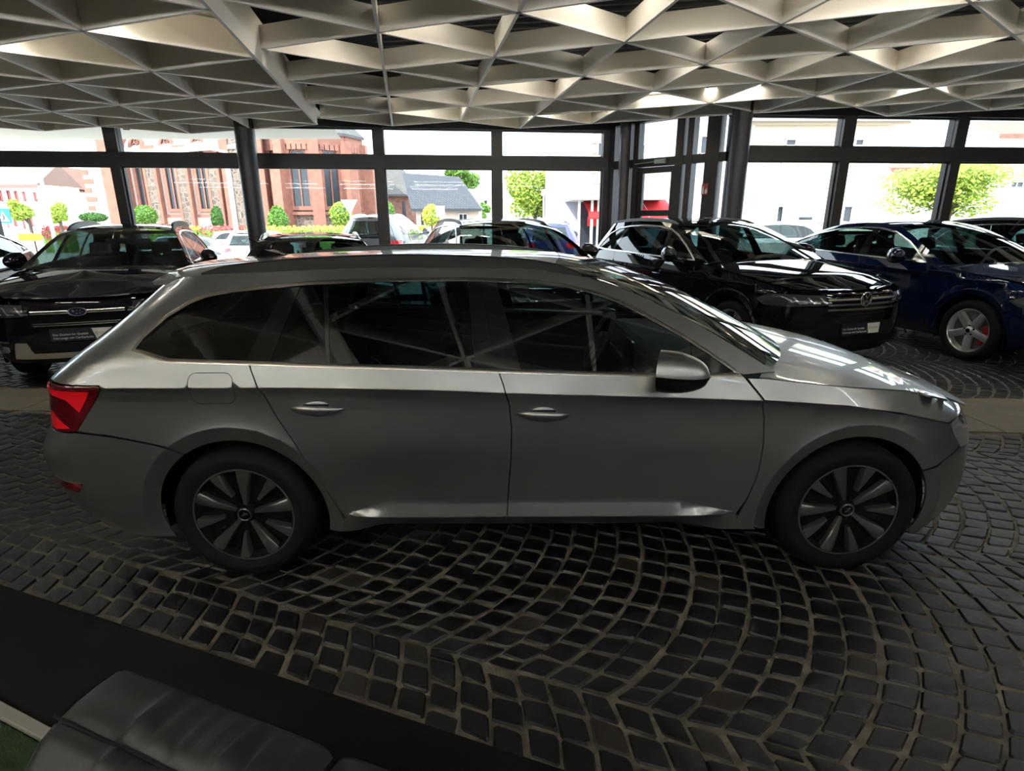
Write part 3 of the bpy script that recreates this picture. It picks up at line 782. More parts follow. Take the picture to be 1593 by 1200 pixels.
HERO = dict(
    w=pch([(-1.1, .90), (-.6, .918), (0, .93), (1.3, .932), (2.6, .93), (3.0, .925), (3.4, .91), (3.77, .89)]),
    xr=pch([(.15, -.72), (.25, -.90), (.30, -.965), (.40, -1.035), (.5, -1.06), (.56, -1.08), (.62, -1.09), (.635, -1.088), (.72, -1.045), (.76, -1.015), (.85, -1.01), (.92, -1.005), (.98, -.965), (1.05, -.88), (1.15, -.74), (1.25, -.62), (1.35, -.51), (1.40, -.455), (1.46, -.40)]),
    xf=pch([(.10, 3.58), (.20, 3.69), (.30, 3.745), (.45, 3.768), (.56, 3.765), (.66, 3.735), (.74, 3.68), (.80, 3.60), (.86, 3.50), (.95, 3.40)]),
    Lr=.38, nr=2.6, Lf=.78, nf=2.25,
    zsh=pch([(-1.1, 1.0), (-.95, 1.03), (-.6, 1.07), (-.26, 1.078), (.48, 1.058), (1.18, 1.032), (1.99, 1.002), (2.28, .995), (2.55, .967), (2.93, .923), (3.29, .849), (3.55, .765), (3.77, .68)]),
    zc=pch([(-1.1, .955), (-.6, .963), (.13, .965), (.85, .952), (1.22, .936), (2.35, .893), (2.76, .86), (3.03, .811), (3.32, .734), (3.6, .64)]),
    zr=pch([(-.62, 1.33), (-.5, 1.375), (-.3, 1.405), (.2, 1.435), (.8, 1.448), (1.3, 1.44), (1.6, 1.405), (1.86, 1.318), (2.15, 1.175), (2.46, .995)]),
    tum=.62, tum2=.17, barrel=.12, ledge=(.49, 2.28, .416, .339),
    arch=[(0, .325, .388, .458), (2.841, .325, .383, .448)])
# ============================================================ the silver estate car
M_silver = mat('silver_metallic_paint', (.29, .30, .30), .30, .85, coat=.9, coat_rough=.02)
M_tint = glass_mat('privacy_glass', (.13, .21, .21), ior=1.40)
M_clear = glass_mat('car_glass', (.42, .52, .50), ior=1.42)
M_red = mat('tail_lamp_red', (.55, .006, .012), .12, coat=1.0, emit=(.8, .01, .02), estr=.10)
M_redd = mat('tail_lamp_dark_red', (.10, .003, .006), .1, coat=1.0)
M_lens = mat('lamp_clear_lens', (.55, .56, .58), .08, .6, coat=1.0)
def clip_half(poly, a, b):
    """part of the outline left of the line a->b"""
    a, b = np.array(a), np.array(b); n = np.array([-(b-a)[1], (b-a)[0]]); out = []
    P = [np.array(p[:2], float) for p in poly]
    for i in range(len(P)):
        p, q = P[i], P[(i+1) % len(P)]; dp, dq = (p-a)@n, (q-a)@n
        if dp >= 0: out.append(p)
        if (dp >= 0) != (dq >= 0): out.append(p+(q-p)*dp/(dp-dq))
    return out
def arc(c, r, a0, a1, n=20): return [(c[0]+r*math.cos(a), c[1]+r*math.sin(a)) for a in np.linspace(math.radians(a0), math.radians(a1), n)]
def rr_rect(x0, z0, x1, z1, r, n=4):
    out = []
    for (cx, cz, a) in ((x1-r, z1-r, 0), (x0+r, z1-r, 90), (x0+r, z0+r, 180), (x1-r, z0+r, 270)): out += arc((cx, cz), r, a, a+90, n+1)
    return out
def hero():
    root = thing('estate_car', 'silver estate car parked side-on on the cobbles, the largest car in front', 'car', (-1.2289, 2.3176+.932, 0))
    C = Car(root, g=.04, **HERO); P = M_silver
    GAP = .0025
    zs = np.linspace
    def rsplit(z, d=.13): return [(float(C.xr(q))+d, q) for q in z]
    DLO_top = [(-.394, 1.118), (-.355, 1.174), (-.27, 1.256), (-.177, 1.313), (-.112, 1.34), (0, 1.360), (.113, 1.371), (.255, 1.383), (.338, 1.389), (.568, 1.398), (.803, 1.402), (1.113, 1.4), (1.328, 1.391), (1.506, 1.371), (1.623, 1.346), (1.739, 1.308), (1.851, 1.254), (2.011, 1.169), (2.122, 1.102), (2.254, 1.012), (2.268, 1.002)]
    DLO_bot = [(1.983, .997), (1.544, 1.011), (1.197, 1.024), (.847, 1.038), (.486, 1.050), (.12, 1.063), (-.12, 1.070), (-.231, 1.074), (-.319, 1.097)]
    DLO = DLO_top+DLO_bot
    rdl = [(.12, 1.063), (.16, .967), (.221, .828), (.301, .694), (.374, .52), (.45, .37), (.475, .318)]
    bl = [(1.197, 1.024), (1.217, .971), (1.243, .875), (1.252, .767), (1.249, .628), (1.238, .48), (1.228, .318)]
    fl = [(2.268, 1.0), (2.353, .899), (2.375, .81), (2.383, .70), (2.374, .55), (2.345, .42), (2.30, .318)]
    arR, arF = C.arch[0], C.arch[1]
    cre = lambda x: C.zc(x)
    lx0, lx1, lzt, lzb = C.ledge
    LT = lambda x: lzb+(lzt-lzb)*np.clip(np.minimum((x-lx0)/.2, (lx1-x)/.3), 0, 1)+.0045
    for sd in (-1, 1):
        k = dict(gap=GAP)
        # one-piece side: rear quarter, pillar, roof side, windscreen pillar
        flap = rr_rect(-.141, .890, .052, 1.030, .035)
        outer = [(2.42, 1.012), (2.30, 1.086)]+[(x, float(C.zr(x))) for x in (2.15, 2.0, 1.86, 1.72, 1.6, 1.45, 1.3, 1.0, .8, .5, .2, -.1, -.25)]
        outer += rsplit(zs(1.385, 1.0, 12))+rsplit([.978])+[(-.526, .976), (-.524, .957), (-.605, .853), (-.674, .762), (-.52, .743), (-.362, .711), (-.28, .694)]
        outer += arc(arR[:2], arR[2], 124, -14, 30)+[(.44, .235), (.47, .30)]+rdl[::-1][1:]+DLO_bot[6:]+DLO_top
        bs = C.side('body_side', outer, P, sd, holes=[flap], lines=[cre], **k)
        fp = C.side('fuel_flap', flap, P, sd, bs, lines=[cre], g=.02, **k)
        # doors
        rd = C.side('rear_door', [(.12, 1.063)]+DLO_bot[2:6][::-1]+[(1.197, 1.024)]+bl[1:]+rdl[::-1][:-1], P, sd, lines=[cre, LT, lambda x: 0*x+.339], g=.03, **k)
        fd = C.side('front_door', [(1.197, 1.024)]+DLO_bot[0:2][::-1]+[(2.268, 1.0)]+fl[1:]+bl[::-1][:-1], P, sd, lines=[cre, LT, lambda x: 0*x+.339], g=.03, **k)
        for d_, hx, hz in ((rd, .40, .868), (fd, 1.392, .836)):
            y0 = float(C.S(hx, hz)); h = new_obj('door_handle', None, d_); h.location = (hx, sd*y0, hz)
            q = MB(); V = []; Fc = []; n = 14
            for i in range(n+1):
                u = i/n; xx = -.115+.23*u; e = max(.12, (1-abs(2*u-1)**4)); 
                for j in range(8):
                    a = 2*PI*j/8; V.append((xx, sd*(.030*math.sin(PI*u)**.5+.004+.011*math.cos(a)*e), .021*math.sin(a)*e+.003*math.cos(PI*u)))
            Fc = [(i*8+j, i*8+(j+1) % 8, (i+1)*8+(j+1) % 8, (i+1)*8+j) for i in range(n) for j in range(8)]+[tuple(range(8)), tuple(n*8+j for j in range(8))]
            q.add(V, Fc); q.build('handle_bar', P, h, smooth=True)
            q = MB(); q.lathe([(.001, .004), (.05, .003), (.062, -.001)], axis='Y', n=24); q.V = [(v[0]*1.15, sd*v[1], v[2]*.62-.008) for v in q.V]; q.build('handle_recess', M_dark if False else P, h, smooth=True)
            q = MB(); q.box((0, sd*.012, .014), (.11, .02, .012)); q.build('handle_shadow_gap', M_dark, h, bevel=.004)
        # front wing and bonnet side
        fe = C.side('front_fender', [(2.36, .893), (2.747, .863), (2.998, .820), (3.15, .780), (3.29, .742), (3.34, .68), (3.40, .615), (3.26, .575)]+arc(arF[:2], arF[2], 33, 194, 32)+[(2.44, .235), (2.31, .30)]+fl[::-1][1:-1], P, sd, **k)
        C.side('bonnet_side', [(2.285, .99), (2.36, .897), (2.747, .867), (2.998, .824), (3.15, .784), (3.29, .745), (3.40, .745), (3.46, .775)]+[(x, float(C.zsh(x))-.002) for x in (3.42, 3.3, 3.1, 2.93, 2.7, 2.5, 2.36)], P, sd, gap=.002)
        # glass and black pillars
        D = inset_poly(np.array(DLO), .006)
        L = [((.105, 1.081), (.237, 1.366)), ((.213, 1.078), (.299, 1.36)), ((.451, 1.064), (.406, 1.373)), ((.468, 1.063), (.429, 1.373)), ((1.094, 1.036), (1.057, 1.388)), ((1.192, 1.029), (1.113, 1.393)), ((1.298, 1.026), (1.186, 1.39)), ((2.05, .99), (2.05, 1.2))]
        seq = ['quarter_glass', 'pillar_trim', 'rear_vent_glass', 'window_divider', 'rear_door_glass', 'rear_door_pillar_trim', 'front_door_pillar_trim', 'front_door_glass', 'mirror_sail']
        for i, nm in enumerate(seq):
            p = D
            if i > 0: p = clip_half(p, L[i-1][1], L[i-1][0])
            if i < len(L): p = clip_half(p, *L[i])
            gl = 'glass' in nm
            par = bs if i < 2 else (rd if i < 6 else fd)
            C.side(nm, p, (M_tint if i < 5 else M_clear) if gl else M_gloss, sd, par, off=-.005 if gl else -.002, thick=0 if gl else .006, gap=.0006, green=True, g=.06)
        lp = inset_poly(resample(DLO, .03), .004)
        C.trim('chrome_window_strip', lp, M_chrome, sd, w=.019, h=.004, closed=True, parent=bs)
        # sill
        C.side('sill', [(.40, .235), (.44, .318), (1.0, .318), (1.7, .318), (2.34, .318), (2.42, .235), (1.7, .232), (1.0, .232)], M_dark if False else P, sd, gap=.001, off=-.006)
        # inner dark shell behind the gaps
        C.side('inner_shell', [(-.5, .74), (-.55, .95), (-.35, 1.05), (.1, 1.045), (1.2, 1.01), (2.2, .98), (2.9, .90), (3.3, .77), (3.42, .6), (3.3, .55)]+arc(arF[:2], arF[2]+.012, 30, 192, 18)+[(2.4, .25), (.46, .25)]+arc(arR[:2], arR[2]+.012, -8, 122, 18), M_under, sd, off=-.022, g=.09)
        # wheel houses
        for (cx, cz, ri, ro) in C.arch:
            V = []; n = 20
            for i in range(n+1):
                a = math.radians(-12+204*i/n)
                for yy in (.83, .56): V.append((cx+(ri+.012)*math.cos(a), sd*yy, cz+(ri+.012)*math.sin(a)))
            Fc = [(2*i, 2*i+1, 2*i+3, 2*i+2) for i in range(n)]
            V += [(cx, sd*.56, cz)]; Fc += [(2*i+1, 2*i+3, len(V)-1) for i in range(n)]
            part('wheel_house', V, Fc, M_under, root)
        mirror(C, 1.975, 1.015, sd, P, L=.20, H=.17, Wd=.17, parent=fd)
        roof_rail(C, (-.16, 1.58), sd, mat('rail_silver_grey', (.07, .07, .068), .3, .7), hgt=.048, inb=.02, r=.017)
        for x in (0, 2.841):
            wheel(root, x, sd*(.932-.03-.115), sd, .3345, .2345, .235, mat('machined_wheel_silver', (.17, .17, .167), .33, .8), M_under, 'scout', rot=.15 if x == 0 else -.25)
        # rear lamp, on side and end
        sl = [(-.526, .974), (-.526, .957), (-.605, .853), (-.674, .766), (-.795, .752)]+rsplit([.752, .80, .86, .92, .974])
        yb = lambda z: sd*float(C.S(float(C.xr(z))+.13, z))
        sh = Shell(); sh.add(*C.side_geo(sl, sd, -.001, gap=.001), thick=.01)
        ez = [.752, .80, .86, .92, .974]; ep = [(yb(z), z) for z in ez]+[(sd*.42, .965), (sd*.40, .90), (sd*.46, .84)]
        if sd > 0: pass
        sh.add(*C.end_geo(ep, False, -.001, gap=.001), thick=.01)
        tl = sh.build('rear_lamp', M_redd, root); tl['label'] = 'red rear lamp with dark red border'
        sh = Shell(); sh.add(*C.side_geo([(-.58, .945), (-.645, .85), (-.70, .905), (-.80, .925)]+rsplit([.93, .95]), sd, .002), thick=0)
        sh.add(*C.end_geo([(yb(.93), .93), (yb(.95), .95), (sd*.46, .945), (sd*.46, .925)], False, .002), thick=0); sh.build('lamp_bright_band', M_red, tl)
        C.side('lamp_lower_light', [(-.70, .775), (-.79, .765)]+rsplit([.775, .82])+[(-.80, .84)], M_red, sd, tl, off=.002, thick=0)
        C.side('lamp_clear_insert', rsplit([.84, .875])+[(-.83, .865), (-.80, .845)], M_lens, sd, tl, off=.003, thick=0)
        # front lamp
        fs = lambda z, d=.30: (float(C.xf(z))-d, z)
        lpz = [.60, .64, .68, .72, .745]
        sh = Shell(); sh.add(*C.side_geo([(3.295, .742), (3.34, .68), (3.40, .612)]+[fs(z) for z in lpz], sd, .002, g=.03), thick=.01)
        yf = lambda z: sd*float(C.S(*fs(z)))
        sh.add(*C.end_geo([(yf(z), z) for z in lpz]+[(sd*.46, .735), (sd*.44, .64)], True, .002, g=.03), thick=.01)
        hl = sh.build('headlamp', M_lens, root); hl['label'] = 'clear glass headlamp with chrome inside'
    # ---- bumpers (one piece around the end)
    def bumper(front):
        sh = Shell()
        if front:
            z = np.linspace(.195, .598, 9)
            for sd in (-1, 1):
                fs = [(float(C.xf(q))-.30, q) for q in z]
                sh.add(*C.side_geo([(3.40, .608), (3.26, .571)]+arc(arF[:2], arF[2], 32, -20, 10)+[(3.22, .165), (3.35, .165)]+fs, sd, gap=.002), thick=.012)
            yy = [float(C.S(float(C.xf(q))-.30, q)) for q in z]
            hole = [(-.44, .50), (.44, .50), (.40, .598), (-.40, .598)]; low = [(-.5, .25), (.5, .25), (.46, .40), (-.46, .40)]
            sh.add(*C.end_geo([(y, q) for y, q in zip(yy, z)]+[(-y, q) for y, q in zip(yy[::-1], z[::-1])], True, holes=[low]), thick=.012)
            b = sh.build('front_bumper', P, root)
            C.end('lower_grille', low, M_dark, True, b, off=-.03)
            C.end('upper_grille', [(-.44, .60), (.44, .60), (.43, .73), (-.43, .73)], M_dark, True, b, off=-.01)
            for kk in range(-8, 9): C.end('grille_bar', [(kk*.05-.006, .605), (kk*.05+.006, .605), (kk*.05+.006, .725), (kk*.05-.006, .725)], M_gloss, True, b, off=.008, g=.1)
            C.end('nose_panel', [(-.72, .60), (-.44, .60), (-.43, .732), (.43, .732), (.44, .60), (.72, .60), (.70, .775), (-.70, .775)], P, True, b, off=-.004)
        else:
            z = np.linspace(.27, .748, 12)
            for sd in (-1, 1):
                fs = [(float(C.xr(q))+.13, q) for q in z]
                sh.add(*C.side_geo([(-.675, .755), (-.52, .738), (-.362, .706), (-.28, .689)]+arc(arR[:2], arR[2], 124.5, 200, 14)+[(-.45, .215), (-.62, .225), (-.74, .25)]+fs, sd, gap=.002), thick=.012)
            yy = [float(C.S(float(C.xr(q))+.13, q)) for q in z]
            sh.add(*C.end_geo([(y, q) for y, q in zip(yy, z)]+[(-y, q) for y, q in zip(yy[::-1], z[::-1])], False), thick=.012)
            b = sh.build('rear_bumper', P, root)
            for sd in (-1, 1):
                sh = Shell(); sh.add(*C.side_geo([(-.70, .505), (-.735, .462), (-.86, .475)]+[(float(C.xr(q))+.13, q) for q in (.475, .525)], sd, .002), thick=.004)
                yr = lambda q: sd*float(C.S(float(C.xr(q))+.13, q)); sh.add(*C.end_geo([(yr(.475), .475), (yr(.525), .525), (sd*.58, .54), (sd*.57, .49)], False, .002), thick=.004)
                sh.build('reflector', mat('reflector_red', (.12, .004, .008), .15, coat=1.0), b)
            C.end('diffuser', [(-.6, .27), (.6, .27), (.55, .36), (-.55, .36)], M_dark, False, b, off=.006)
        return b
    bumper(True); bumper(False)
    # ---- tailgate on the end chart
    z = np.linspace(.76, 1.385, 14); yy = [float(C.S(float(C.xr(q))+.13, q))-.003 for q in z]
    tw = [(-.50, 1.08), (.50, 1.08), (.44, 1.31), (-.44, 1.31)]
    tg = C.end('tailgate', [(y, q) for y, q in zip(yy, z)]+[(-y, q) for y, q in zip(yy[::-1], z[::-1])], P, False, holes=[tw])
    C.end('rear_window', tw, M_tint, False, tg, off=-.004, thick=0)
    for sd in (-1, 1): C.end('window_side_blade', [(sd*.5, 1.08), (sd*.60, 1.12), (sd*.53, 1.33), (sd*.44, 1.31)], M_gloss, False, tg, off=.004)
    q = MB(); V = []
    for i in range(13):
        v = -1+i/6; b_ = 1-v*v
        for (dx, dz) in ((.12, .012), (-.01-.05*b_, -.006), (-.0-.045*b_, -.022), (.10, -.02)): V.append((-.40+dx, v*.60, 1.392+.045*b_+dz))
    q.add(V, [(i*4+j, i*4+(j+1) % 4, (i+1)*4+(j+1) % 4, (i+1)*4+j) for i in range(12) for j in range(4)]+[(0, 1, 2, 3), (51, 50, 49, 48)]); q.build('roof_spoiler', P, tg, smooth=True)
    # ---- roof, windscreen, bonnet
    ed = lambda x0, x1, n=14: [(x, float(C.zr(x))) for x in np.linspace(x0, x1, n)]
    C.patch('roof', ed(1.42, -.36), pch([(0, .10), (.3, .03), (.8, 0), (1, -.06)]), .045, P, p=2.4, nv=28, ns=40)
    ws = C.patch('windscreen', ed(2.40, 1.425, 20), pch([(0, .30), (.5, .21), (1, .10)]), pch([(0, .0), (1, .045)]), M_clear, thick=0, p=2.2, nv=28)
    he = [(x, float(C.zsh(x))) for x in np.linspace(2.34, 3.44, 18)]
    C.patch('bonnet', he, pch([(0, .24), (.15, .12), (.5, .02), (.8, .07), (1, .19)]), pch([(0, .055), (.3, .07), (.7, .05), (1, -.035)]), P, p=2.6, nv=30, ns=36)
    # cowl and wipers
    C.patch('cowl_panel', [(x, float(C.zsh(x))-.012) for x in np.linspace(2.24, 2.37, 6)], .24, pch([(0, .02), (1, .05)]), M_dark, thick=0, vmax=.97)
    for (y0, y1, dx) in ((-.62, -.02, .02), (.05, .62, .0)):
        q = MB(); q.tube([(2.50, y0, 1.02), (2.56, (y0+y1)/2, 1.052), (2.57, y1, 1.062)], .008, 6); q.build('wiper', M_dark, root)
    # roof aerial
    q = MB(); q.add([(-.0, -.022, 1.472), (-.0, .022, 1.472), (-.16, .03, 1.462), (-.16, -.03, 1.462), (-.06, -.01, 1.50), (-.06, .01, 1.50), (-.13, 0, 1.50)], [(0, 1, 5, 4), (0, 4, 6, 3), (1, 2, 6, 5), (2, 3, 6), (4, 5, 6), (0, 3, 2, 1)]); ab = q.build('aerial_base', M_gloss, root)
    q = MB(); q.tube([(-.08, 0, 1.495), (-.20, 0, 1.56)], .004, 6); q.build('aerial_whip', M_dark, ab)
    # underbody
    q = MB(); q.box((1.35, 0, .25), (4.2, 1.05, .10)); q.box((1.42, 0, .24), (1.9, 1.5, .08)); q.build('underbody', M_under, root)
    cabin(root, 2.36, 1.02, .38, .78, (1.15, .28))
    q = MB(); q.box((-.35, 0, .62), (.9, 1.2, .5)); q.build('boot_floor', M_under, root)
    return root
hero()
# ============================================================ the other cars
T_SUV = dict(
    w=pch([(-1.05, .93), (0, .985), (1.5, .99), (2.8, .985), (3.4, .965), (3.83, .94)]),
    xr=pch([(.20, -.85), (.4, -.99), (.6, -1.045), (.8, -1.03), (1.0, -1.0), (1.12, -.97), (1.3, -.88), (1.5, -.77), (1.65, -.72)]),
    xf=pch([(.15, 3.60), (.3, 3.74), (.5, 3.815), (.8, 3.83), (.90, 3.79), (.96, 3.70), (1.02, 3.58), (1.1, 3.4)]),
    Lr=.45, nr=2.6, Lf=.62, nf=2.7,
    zsh=pch([(-1.05, 1.10), (-.9, 1.13), (-.5, 1.18), (.5, 1.172), (1.2, 1.162), (2.0, 1.148), (2.25, 1.14), (2.6, 1.105), (3.0, 1.06), (3.4, .995), (3.65, .93), (3.83, .87)]),
    zc=pch([(-1.05, 1.02), (0, 1.03), (1.5, 1.01), (2.6, .985), (3.1, .955), (3.5, .89), (3.83, .78)]),
    zr=pch([(-.85, 1.50), (-.6, 1.565), (-.2, 1.605), (.4, 1.63), (.9, 1.625), (1.25, 1.60), (1.5, 1.545), (1.75, 1.45), (2.05, 1.31), (2.42, 1.14)]),
    tum=.50, tum2=.25, barrel=.12, ledge=None, arch=[(0, .38, .43, .495), (2.894, .38, .43, .495)],
    WB=2.894, R=.38, hdr=1.38, xw=2.36, rail=(-.55, 1.35),
    top=[(-.52, 1.20), (-.46, 1.30), (-.32, 1.44), (-.12, 1.525), (.2, 1.56), (.6, 1.575), (1.0, 1.565), (1.3, 1.53), (1.55, 1.45), (1.8, 1.345), (2.02, 1.235), (2.15, 1.16)],
    bot=[(1.98, 1.152), (1.6, 1.16), (1.16, 1.167), (.6, 1.175), (.12, 1.18), (-.3, 1.186)], xq=.12, xb=1.16, xfp=2.15,
    pil=[((-.02, 1.18), (.10, 1.55)), ((.06, 1.18), (.17, 1.55)), ((1.08, 1.17), (1.03, 1.58)), ((1.26, 1.165), (1.15, 1.58)), ((1.96, 1.14), (1.96, 1.4))])
T_COUPE = dict(T_SUV, w=pch([(-1.05, .90), (0, .94), (1.5, .946), (2.8, .94), (3.4, .92), (3.75, .90)]),
    xr=pch([(.20, -.80), (.4, -.93), (.6, -.97), (.9, -.965), (1.1, -.96), (1.18, -.93), (1.25, -.83), (1.33, -.66), (1.42, -.44), (1.5, -.2), (1.6, .1)]),
    xf=pch([(.15, 3.52), (.3, 3.64), (.5, 3.70), (.75, 3.71), (.85, 3.66), (.92, 3.56), (.98, 3.44), (1.1, 3.2)]),
    zsh=pch([(-1.0, 1.13), (-.8, 1.18), (-.5, 1.205), (.2, 1.175), (1.05, 1.148), (2.0, 1.115), (2.25, 1.10), (2.6, 1.06), (3.0, 1.015), (3.4, .94), (3.7, .84)]),
    zc=pch([(-1.0, 1.04), (0, 1.05), (1.5, 1.02), (2.6, .985), (3.1, .94), (3.5, .86), (3.75, .76)]),
    zr=pch([(-.95, 1.21), (-.75, 1.28), (-.45, 1.39), (0, 1.51), (.5, 1.585), (.95, 1.60), (1.3, 1.57), (1.55, 1.50), (1.8, 1.39), (2.1, 1.245), (2.4, 1.105)]),
    arch=[(0, .37, .42, .485), (2.819, .37, .42, .485)], WB=2.819, R=.37, rail=None, Lf=.66,
    top=[(-.64, 1.238), (-.3, 1.355), (0, 1.44), (.4, 1.515), (.8, 1.545), (1.1, 1.535), (1.4, 1.485), (1.7, 1.365), (1.95, 1.235), (2.13, 1.118)],
    bot=[(1.95, 1.12), (1.5, 1.135), (1.08, 1.148), (.5, 1.165), (.0, 1.183), (-.45, 1.212)], xq=.0, xb=1.08, xfp=2.13,
    pil=[((-.25, 1.19), (-.1, 1.42)), ((-.19, 1.19), (-.04, 1.44)), ((1.0, 1.15), (.97, 1.56)), ((1.14, 1.145), (1.06, 1.56)), ((1.9, 1.1), (1.9, 1.4))])
def scaled(T, kx, ky, kz_, R, zoff=0):
    """the same shape stretched to another length, width and height"""
    S = dict(T)
    for n in ('zsh', 'zc', 'zr'): S[n] = (lambda f: lambda x: f(np.asarray(x)/kx)*kz_+zoff)(T[n])
    for n in ('xr', 'xf'): S[n] = (lambda f: lambda z: f((np.asarray(z)-zoff)/kz_)*kx)(T[n])
    S['w'] = (lambda f: lambda x: f(np.asarray(x)/kx)*ky)(T['w'])
    S['arch'] = [(c[0]*kx, R, R+.05, R+.112) for c in T['arch']]; S['WB'] = T['WB']*kx; S['R'] = R
    sc = lambda p: (p[0]*kx, p[1]*kz_+zoff)
    S['top'] = [sc(p) for p in T['top']]; S['bot'] = [sc(p) for p in T['bot']]; S['pil'] = [(sc(a), sc(b)) for a, b in T['pil']]
    for n in ('xq', 'xb', 'xfp', 'hdr', 'xw'): S[n] = T[n]*kx
    if T.get('rail'): S['rail'] = tuple(v*kx for v in T['rail'])
    S['kz'] = kz_
    return S
T_WAGON = dict(HERO, WB=2.841, R=.334, hdr=1.42, xw=2.36, rail=(-.16, 1.55), xq=.12, xb=1.197, xfp=2.268, kz=.9,
    top=[(-.394, 1.118), (-.355, 1.174), (-.27, 1.256), (-.112, 1.34), (.113, 1.371), (.568, 1.398), (1.113, 1.4), (1.506, 1.371), (1.739, 1.308), (2.011, 1.169), (2.254, 1.012)],
    bot=[(1.983, .999), (1.544, 1.013), (1.197, 1.026), (.486, 1.052), (.12, 1.065), (-.231, 1.076)], ledge=None,
    pil=[((.105, 1.081), (.237, 1.366)), ((.213, 1.078), (.299, 1.36)), ((1.094, 1.036), (1.057, 1.388)), ((1.298, 1.026), (1.186, 1.39)), ((2.05, .99), (2.05, 1.2))])
def gen_car(name, label, loc, rz, T, paint, group=None, g=.07, style='five', face=None, trim=M_chrome, rail_m=None, tint=None, grille=None, detail=2, caliper=None, lamp_z=None, rail_h=.035, dark_wheel=False, sides=(-1, 1)):
    root = thing(name, label, 'car', (loc[0], loc[1], loc[2] if len(loc) > 2 else 0), rz, group)
    C = Car(root, g=g, **T); P = paint; GP = .003
    face = face or mat('wheel_silver', (.5, .5, .5), .3, .8); tint = tint or M_tint
    aR, aF = C.arch; top, bot = C.top, C.bot; DLO = top+bot; k_ = T.get('kz', 1.0)
    zlow = .36*k_; ri, ro = aR[2], aR[3]
    zb = lambda x: float(C.zsh(x))-.012
    dz = lambda x: float(np.interp(x, [p[0] for p in bot[::-1]], [p[1] for p in bot[::-1]]))
    rdl = [(C.xq, dz(C.xq)), (C.xq+.07, .88*k_), (ro*.80, .74*k_), (ro*.98, .50*k_), (ro*1.06, zlow)]
    bl = [(C.xb, dz(C.xb)), (C.xb+.035, .90*k_), (C.xb+.035, .62*k_), (C.xb+.01, zlow)]
    fl = [(C.xfp, top[-1][1]-.004), (C.xfp+.07, .98*k_), (C.xfp+.085, .72*k_), (C.xfp+.06, .50*k_), (aF[0]-ro*1.06, zlow)]
    RS = .12
    rs = lambda zz: [(float(C.xr(q))+RS, q) for q in zz]
    ztop = float(C.zr(-.5*C.WB/2.85)); 
    lz0, lz1 = lamp_z or (.78*k_, .90*k_)
    tlz0, tlz1 = .88*k_, 1.06*k_
    xr_top = [x for x in np.linspace(C.xw+.04, float(C.xr(1.45*k_))+.16, 18)]
    body_z = np.linspace(float(C.zr(xr_top[-1])), tlz1, 9)
    for sd in sides:
        outer = [(x, float(C.zr(x))) for x in xr_top]+[p for p in rs(body_z) if p[0] < xr_top[-1]-.01]
        outer += [(-.70*C.WB/2.85, tlz1), (-.66*C.WB/2.85, tlz0)]+rs([tlz0, .80*k_, .70*k_])+[(-.62*C.WB/2.85, .66*k_), (-.50, .62*k_)]
        a0 = math.degrees(math.atan2(.60*k_-aR[1], -.47)); outer = [p for p in outer]
        outer += [(aR[0]+ri*math.cos(a), aR[1]+ri*math.sin(a)) for a in np.linspace(math.radians(150), math.radians(-10), 22)]
        outer += [(ro*1.02, zlow-.06)]+rdl[::-1]+[p for p in bot if p[0] < C.xq-.01]+top
        bs = C.side('body_side', outer, P, sd, gap=GP, lines=[C.zc])
        mid = [p for p in bot if C.xq+.01 < p[0] < C.xb-.01][::-1]
        rd = C.side('rear_door', [rdl[0]]+mid+bl+rdl[::-1][:-1], P, sd, gap=GP, lines=[C.zc])
        mid = [p for p in bot if C.xb+.01 < p[0] < C.xfp-.01][::-1]
        fd = C.side('front_door', [bl[0]]+mid+fl+bl[::-1][:-1], P, sd, gap=GP, lines=[C.zc])
        fs = lambda z, d=.22: (float(C.xf(z))-d, z)
        nose = [fs(lz1)]; xl = aF[0]+.40*C.WB/2.85
        fen = [(x, zb(x)) for x in np.linspace(C.xfp+.04, fs(lz1)[0]-.01, 12)]+[fs(lz1+.005), (xl+.14, lz1), (xl, lz0+.06), (xl+.10, lz0), (xl+.02, lz0-.06)]
        fen += [(aF[0]+ri*math.cos(a), aF[1]+ri*math.sin(a)) for a in np.linspace(math.radians(32), math.radians(190), 22)]+[(aF[0]-ro*1.02, zlow-.06)]+fl[::-1][:-1]
        fe = C.side('front_fender', fen, P, sd, gap=GP)
        D = inset_poly(np.array(DLO), .006); L = C.pil
        seq = [('quarter_glass', 1), ('pillar_trim', 0), ('rear_door_glass', 1), ('pillar_trim', 0), ('front_door_glass', 1), ('mirror_sail', 0)]
        for i, (nm, gl) in enumerate(seq):
            p = D
            if i > 0: p = clip_half(p, L[i-1][1], L[i-1][0])
            if i < len(L): p = clip_half(p, *L[i])
            C.side(nm, p, (tint if i < 4 else M_clear) if gl else M_gloss, sd, bs if i < 2 else (rd if i < 4 else fd), off=-.005 if gl else -.002, thick=0 if gl else .006, gap=.0006, green=True, g=.12)
        if trim: C.trim('window_strip', inset_poly(resample(DLO, .06), .004), trim, sd, w=.022, h=.004, closed=True, parent=bs)
        C.side('sill_cladding', [(aR[0]+ri*.98, .24), (aR[0]+ro*1.05, zlow), (1.4, zlow), (aF[0]-ro*1.05, zlow), (aF[0]-ri*.98, .24), (1.4, .235)], M_dark, sd, off=-.004, g=.12)
        if detail > 1:
            for d_, hx in ((rd, C.xq+.28), (fd, C.xb+.2)):
                hz = float(C.zc(hx))-.07; y0 = float(C.S(hx, hz)); h = new_obj('door_handle', None, d_); h.location = (hx, sd*y0, hz)
                q = MB(); q.tube([(-.10, sd*.002, 0), (-.08, sd*.032, .002), (.08, sd*.034, .002), (.10, sd*.002, 0)], .012, 8); q.build('handle_bar', P, h, smooth=True)
